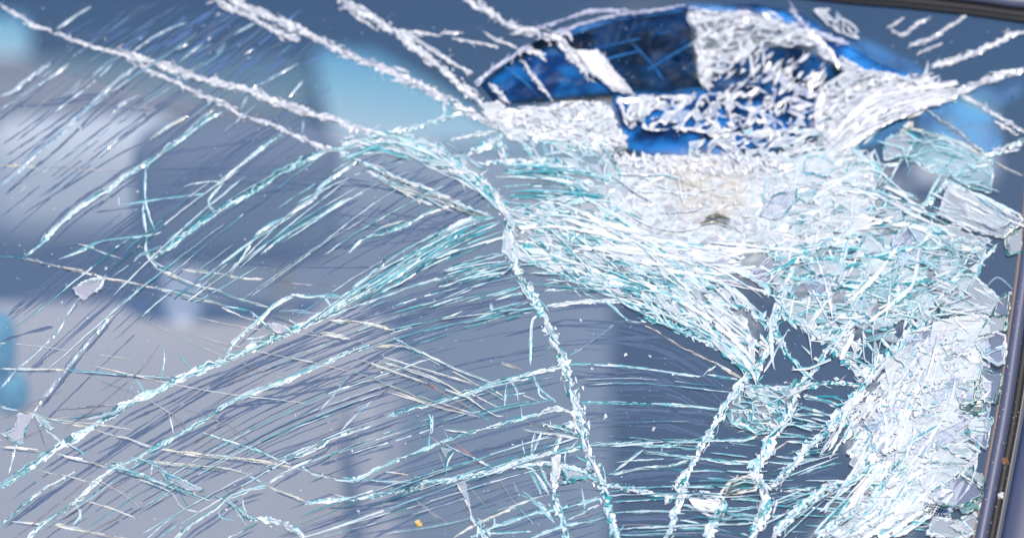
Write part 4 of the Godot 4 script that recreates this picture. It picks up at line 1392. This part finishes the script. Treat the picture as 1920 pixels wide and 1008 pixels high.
	web("crushed_glass", "1525,16 1568,18 1622,64 1612,74 1560,58", 18, 45, 1.5, 4, 8, "snow", 0.6, [["hazy", 0.3]], 0.002)
	web("crushed_glass", "1290,262 1400,246 1560,242 1650,232 1570,300 1400,302 1290,305", 80, -20, 1.8, 3, 8, "white", 0.5, [["hazy", 0.3], ["milky", 0.15]], 0.0015)
	# net right of the impact
	web("crack_net", "1440,300 1560,275 1640,268 1660,340 1730,400 1790,430 1860,450 1840,520 1780,600 1640,640 1540,640 1460,580 1420,470", 390, -18, 1.9, 2.5, 6.5, "icy", 0.52, [["hazy", 0.26], ["aqua", 0.14], ["milky", 0.12]], 0.0008, 80)
	bundle("crack_net", "1430,320 1520,285 1600,280 1660,330", "1440,480 1560,440 1660,430 1790,440", 46, 0.25, 0.7, 3, 7, "white", 0.0014, 0.35)
	bundle("crack_net", "1420,470 1560,450 1680,440 1830,470", "1440,560 1560,590 1680,580 1790,540", 50, 0.2, 0.6, 3, 7, "icy", 0.0012, 0.35)
	bundle("crack_net", "1500,440 1490,520 1450,600 1412,700", "1720,440 1710,520 1680,600 1620,680", 40, 0.2, 0.6, 3, 8, "white", 0.0014, 0.25)
	web("crack_net", "1440,300 1640,275 1650,420 1560,470 1430,470", 130, -12, 1.8, 3, 8, "snow", 0.6, [["milky", 0.35], ["hazy", 0.3]], 0.0014)
	bundle("crack_net", "1470,540 1560,520 1640,520 1740,510", "1480,600 1560,610 1640,620 1720,620", 36, 0.2, 0.6, 2.5, 5, "teal", 0.0007, 0.25)
	web("crack_net", "1540,640 1720,540 1750,640 1640,700", 50, 60, 1.8, 3, 6, "icy", 0.5, [["hazy", 0.2]])
	web("crack_net", "1380,725 1505,722 1482,800 1425,818 1350,792", 70, 20, 1.8, 3, 6.5, "icy", 0.6, [["hazy", 0.2], ["aqua", 0.12]])
	# crushed sheet along the pillar, lower right
	web("crushed_sheet", "1640,720 1740,620 1850,600 1862,760 1835,850 1800,960 1640,1008 1560,1008 1640,900 1590,840", 230, -30, 2.0, 2, 6, "white", 0.5, [["milky", 0.26], ["hazy", 0.3], ["clear", 0.15]], 0.001, 100)
	bundle("crushed_sheet", "1640,690 1600,740 1565,800 1530,850", "1790,600 1740,700 1680,800 1620,880", 34, 0.3, 0.7, 4, 10, "white", 0.0016, 0.10, 0.5)
	bundle("crushed_sheet", "1680,720 1640,800 1600,880 1540,960", "1810,640 1790,760 1730,880 1660,990", 40, 0.25, 0.6, 3, 9, "white", 0.0018, 0.10, 0.5)
	bundle("crushed_sheet", "1700,868 1630,930 1545,1008", "1800,930 1730,985 1670,1012", 22, 0.4, 0.9, 4, 11, "white", 0.0014, 0.08, 0.5)
	bundle("crushed_sheet", "1620,850 1560,900 1500,950 1440,1008", "1680,880 1620,940 1560,1008", 14, 0.3, 0.7, 3, 8, "icy", 0.0014, 0.1, 0.4)
	bundle("crushed_sheet", "1620,800 1700,770 1850,740", "1660,930 1740,905 1830,900", 30, 0.15, 0.5, 3, 6, "icy", 0.0016, 0.12)
	bundle("crushed_sheet", "1640,720 1660,790 1650,870", "1700,690 1700,780 1690,870", 18, 0.3, 0.7, 5, 12, "white", 0.0022, 0.2, 0.6)
	crush("crushed_sheet", "1600,760 1680,690 1760,620 1830,620 1830,720 1760,860 1680,960 1620,960 1640,900 1590,840", 240, 3, 9, "white", 0.0025, -40)
	craze("crushed_sheet", "1560,900 1700,880 1760,980 1700,1008 1480,1008", 50, 40, 120, 4, 4, 2, 4, "teal", 0.0008)
	# fine dust settled on the whole pane
	crush("dust", "0,0 1900,60 1860,700 1780,1008 0,1008", 1500, 0.5, 1.5, "snow", 0.0002)

# ---------------------------------------------------------------- plates
func shards() -> void:
	heed = false
	shard("1780,345 1845,372 1918,412 1882,445 1850,440 1800,425 1760,400", "hazy", "white", 4, 1.0)
	shard("1800,360 1850,382 1900,412 1870,430 1815,405", "hazy", "white", 3, 1.6)
	craze("plate_scratches", "1780,345 1845,372 1918,412 1882,445 1800,425 1760,400", 40, 20, 90, 26, 8, 1.5, 4, "white", 0.003)
	craze("plate_scratches", "1660,262 1720,245 1860,300 1850,360 1780,335 1700,300", 40, 20, 80, 22, 20, 1.5, 4, "icy", 0.003)
	craze("plate_scratches", "1700,420 1860,450 1840,490 1740,500", 40, 20, 70, 10, 25, 1.5, 4, "icy", 0.003)
	craze("plate_scratches", "1760,510 1870,550 1850,590 1740,640 1740,560", 40, 20, 80, 15, 20, 1.5, 4, "white", 0.003)
	shard("1720,262 1790,275 1840,300 1790,330 1740,320 1700,290", "aqua", "icy", 4)
	shard("1840,300 1865,300 1858,360 1820,350 1790,335", "aqua", "icy", 4)
	shard("1660,262 1690,245 1720,262 1700,290 1660,300", "hazy", "icy", 4)
	shard("1800,510 1830,520 1876,560 1860,586 1805,582 1760,560", "hazy", "white", 4)
	shard("1740,420 1790,425 1830,445 1860,450 1820,470 1760,462", "hazy", "white", 4)
	shard("1750,455 1800,470 1795,510 1760,520 1740,490", "hazy", "icy", 4)
	shard("1700,410 1745,425 1745,460 1715,450", "hazy", "icy", 3)
	shard("1750,604 1820,590 1856,596 1832,630 1800,640 1745,650", "milky", "white", 4)
	shard("1770,560 1800,545 1830,590 1760,585", "hazy", "green", 3)
	shard("1826,640 1870,622 1886,628 1886,678 1872,686 1848,668", "clear", "white", 5, 2.0)
	shard("1836,665 1868,652 1884,648 1884,680 1872,684 1850,672", "clear", "teal_gleam", 3, 3.0)
	shard("1760,672 1812,664 1838,690 1830,712 1790,712", "milky", "white", 4)
	shard("1842,690 1880,702 1872,756 1848,750 1836,716", "clear", "green", 4)
	shard("1790,722 1830,716 1830,750 1800,756", "clear", "green", 5)
	shard("1798,757 1845,750 1856,770 1830,776 1800,770", "green", "green", 5)
	shard("1810,780 1862,784 1858,806 1820,806", "hazy", "icy", 4)
	shard("1816,810 1856,808 1850,842 1830,826", "clear", "white", 4)
	shard("1775,836 1815,830 1838,846 1826,860 1790,850", "hazy", "white", 6, 2.0)
	shard("1756,872 1800,862 1812,880 1790,896 1765,886", "clear", "green", 4)
	shard("1740,930 1800,886 1842,914 1846,930 1800,952 1760,946", "clear", "green", 5, 2.0)
	shard("1800,866 1846,892 1846,914 1806,884", "hazy", "green", 4)
	shard("1846,930 1838,950 1806,962 1800,950", "aqua", "green", 4)
	shard("1756,946 1790,952 1782,968 1762,968 1740,960", "navy", "green", 3)
	shard("1650,920 1720,902 1775,922 1730,945 1670,950", "milky", "white", 4)
	shard("1640,860 1700,850 1745,862 1700,890 1650,892", "milky", "white", 4)
	shard("1650,800 1720,780 1790,780 1800,820 1740,840 1660,835", "milky", "white", 4)
	shard("1700,740 1770,722 1800,760 1780,780 1710,775", "milky", "white", 4)
	shard("1600,795 1650,790 1650,812 1602,812", "clear", "white", 4)
	shard("1700,680 1760,660 1785,712 1720,735", "milky", "white", 4)
	shard("1750,970 1800,975 1830,1000 1790,1010 1740,1000", "hazy", "white", 5)
	shard("1780,985 1830,960 1836,990 1815,1008", "clear", "green", 4)
	shard("1870,560 1896,548 1890,590 1862,588", "clear", "green", 4, 2.0)
	shard("1856,596 1890,590 1886,618 1838,628", "hazy", "green", 4, 2.0)
	shard("1885,445 1922,425 1922,470 1890,478", "hazy", "green", 4)
	shard("1600,300 1660,310 1640,360 1580,340", "hazy", "icy", 4)
	shard("1500,300 1580,290 1570,340 1490,350", "hazy", "white", 4)
	shard("1440,330 1490,330 1480,390 1430,380", "hazy", "white", 4)
	shard("1080,95 1118,95 1188,176 1150,168 1110,135", "lilac", "snow", 4)
	shard("1292,935 1350,938 1340,960 1302,950", "lilac", "white", 4)
	shard("1175,182 1225,180 1215,215 1185,212", "milky", "snow", 5)
	shard("1335,268 1375,252 1385,285 1352,270", "hazy", "snow", 5)
	shard("1545,255 1590,225 1620,232 1580,285 1550,290", "milky", "snow", 5)
	shard("0,812 28,800 33,776 62,776 50,800 40,832 25,828", "lilac", "teal", 3)
	shard("62,776 80,782 100,800 92,806 70,790", "hazy", "teal", 2.5)
	shard("135,540 160,526 200,518 186,540 156,562", "lilac", "white", 4)
	shard("297,880 333,896 381,919 352,918 312,900", "lilac", "teal", 3)
	shard("855,905 872,905 882,955 888,982 872,935", "hazy", "white", 3)
	shard("826,838 850,841 838,852 834,856", "lilac", "teal", 2.5)
	shard("500,606 525,606 545,620 520,624", "lilac", "white", 3)
	shard("1034,858 1050,854 1048,890 1036,912", "milky", "white", 4)
	shard("1052,876 1095,882 1105,896 1062,896", "hazy", "icy", 4)
	shard("160,785 228,766 215,776 170,786", "hazy", "teal", 2)
	shard("1372,905 1398,895 1424,900 1416,918 1380,925 1360,928", "green", "cream", 3)
	shard("900,195 935,192 960,212 955,232 920,222", "milky", "snow", 5)
	shard("930,230 965,235 990,262 960,262", "hazy", "white", 5)
	shard("945,430 958,445 962,490 944,470", "hazy", "white", 4)
	shard("1400,520 1455,470 1465,505 1440,530", "clear", "white", 4)
	shard("1462,470 1482,470 1480,500 1464,500", "lilac", "white", 4)
	# loose plates filling the crushed sheet by the pillar
	var zone := parse("1640,720 1740,630 1830,610 1835,760 1800,860 1760,950 1640,1004 1580,1004 1650,900 1590,840")
	var box := bounds(zone)
	for k in 60:
		var c := spot_in(zone, box)
		random_plate(c, rng.randf_range(16, 36), ["hazy", "milky", "hazy", "clear"][k % 4], "white")
	var net := parse("1440,310 1560,285 1630,285 1650,360 1720,420 1830,450 1820,520 1740,590 1620,620 1500,560 1430,460")
	box = bounds(net)
	for k in 36:
		var c := spot_in(net, box)
		random_plate(c, rng.randf_range(14, 32), ["hazy", "aqua", "hazy", "clear"][k % 4], "icy")
	# ceramic dots printed on the edge of the glass
	var st := begin()
	for i in 7:
		for j in 4:
			if i + j > 8:
				continue
			var c := Vector2(1736 + i * 5.0 + (j % 2) * 2.5, 944 + j * 5.0 + i * 0.8)
			var prev := Vector3.ZERO
			for k in 9:
				var v := P(c.x + cos(TAU * k / 8) * 1.7, c.y + sin(TAU * k / 8) * 1.7, 0.0062)
				if k > 0:
					tri(st, P(c.x, c.y, 0.0064), prev, v, Color(0.01, 0.01, 0.015))
				prev = v
	var gr := begin()
	for k in 160:
		var y := rng.randf_range(480, 1008)
		var x := 1871.0 - (y - 760.0) * 0.185 + rng.randf_range(2.0, 50.0)
		crumb(gr, Vector2(x, y), rng.randf_range(0.5, 1.6), M.pal[["grey", "cream", "snow"][k % 3]], 0.0012 if x > 1871.0 - (y - 760.0) * 0.185 + 27.0 else 0.0068)
	commit("grit", gr, M.crack, car).set_meta("kind", "stuff")
	commit("frit_dots", st, M.crack, windshield).set_meta("kind", "stuff")

func random_plate(c: Vector2, r: float, m: String, rim: String) -> void:
	var n := rng.randi_range(3, 5)
	var pts := PackedVector2Array()
	var a0 := rng.randf() * TAU
	var ang := rng.randf_range(-0.7, 0.2)
	for k in n:
		var a := a0 + TAU * (k + rng.randf_range(-0.25, 0.25)) / n
		pts.append(c + (Vector2(cos(a) * 1.5, sin(a) * 0.8) * r * rng.randf_range(0.7, 1.1)).rotated(ang))
	if Geometry2D.triangulate_polygon(pts).size() > 0:
		plate(pts, m, rim, rng.randf_range(2.0, 4.0), 1.0, 0.001 + rng.randf() * 0.002, true)

# ---------------------------------------------------------------- what lies on the glass
func lay(called: String, label: String, category: String, x: float, y: float, s: float, pal: String, group := "", stretch := 1.0, h := 0.0004) -> void:
	var base := P(x, y, h)
	var st := begin()
	for k in 3:
		var off := Vector2(rng.randfn(0, 0.35), rng.randfn(0, 0.35)) * s
		crumb(st, Vector2(x, y) + off, s, M.pal[pal], h, stretch, rng.randf() * 3.0)
	var t := SurfaceTool.new()
	st.generate_normals()
	var m := st.commit()
	t.append_from(m, 0, Transform3D(Basis(), -base))
	var o := MeshInstance3D.new()
	o.name = numbered(called)
	o.mesh = t.commit()
	o.mesh.surface_set_material(0, M.crack)
	add_child(o, true)
	o.transform = Transform3D(glass_basis, ORIGIN + glass_basis * base)
	tag(o, label, category, group)

func litter() -> void:
	lay("leaf_scrap", "small yellow leaf scrap on clear glass near the bottom of the windshield", "leaf", 782, 980, 7, "leaf" if M.pal.has("leaf") else "gold")
	lay("glass_crumb", "largest white glass crumb alone on the slate blue glass right of the long ridge", "glass crumb", 1136, 783, 5, "snow")
	lay("glass_crumb", "rounded white glass crumb on the horizontal ridge low in the middle", "glass crumb", 1248, 938, 7, "snow", "", 1.0, 0.002)
	lay("glass_crumb", "pale glass sliver lying in the black pillar seal", "glass crumb", 1876, 928, 6, "snow", "", 1.4, 0.001)
	lay("brown_husk", "rust brown husk caught in the black pillar seal", "plant scrap", 1885, 864, 6, "rust" if M.pal.has("rust") else "gold", "", 1.4, 0.001)
	for q in CRUMBS:
		var c := (q as String).split("|")
		var p := parse(c[0])[0]
		lay("glass_crumb", c[1], "glass crumb", p.x, p.y, rng.randf_range(2.0, 3.4), "snow", "tiny crumbs scattered over the windshield")

const CRUMBS := [
	"1173,665|tiny white crumb, left of a pair under the straight pale scratch beside the long ridge",
	"1219,668|tiny white crumb, right of a pair under the straight pale scratch beside the long ridge",
	"1110,690|tiny crumb touching the teal crack just right of the long white ridge",
	"1262,702|bright crumb on the teal crack left of its kink",
	"1048,625|crumb hugging the right side of the long white ridge at mid height",
	"1182,528|crumb under the fan of cracks beside a teal horizontal crack",
	"196,72|faint crumb on the dark blue glass above the top left white ridge",
	"390,72|roundest bright crumb on the dark blue sun band between two white ridges",
	"372,535|crumb in front of the white headrest post",
	"276,583|tiny crumb just under the pale top edge of the seat",
	"165,597|tiny crumb in front of the seat's left part",
	"115,567|tiny crumb near the lilac flake at the left",
	"660,845|tiny crumb below the teal splinters low in the middle",
	"814,562|left crumb of two among faint dashes left of the long ridge",
	"856,563|right crumb of two among faint dashes left of the long ridge",
	"716,697|crumb in front of the seat's curved right bolster",
	"672,959|flat white crumb near the bottom left of the yellow leaf scrap",
	"1226,803|crumb on plain blue glass left of the white leg running down from the fan",
	"1156,830|crumb just above the long teal crack right of the ridge",
	"1000,868|crumb amid the upright teal splinters at the bottom middle",
	"1090,600|faint crumb between the ridge and the straight pale scratch",
	"258,358|bright crumb left of the upright teal crack at the upper left",
	"196,503|white crumb above the gold crack at the left",
	"424,954|crumb between two diagonal cracks at the bottom left",
	"1340,960|crumb on the lilac plate at the bottom"]
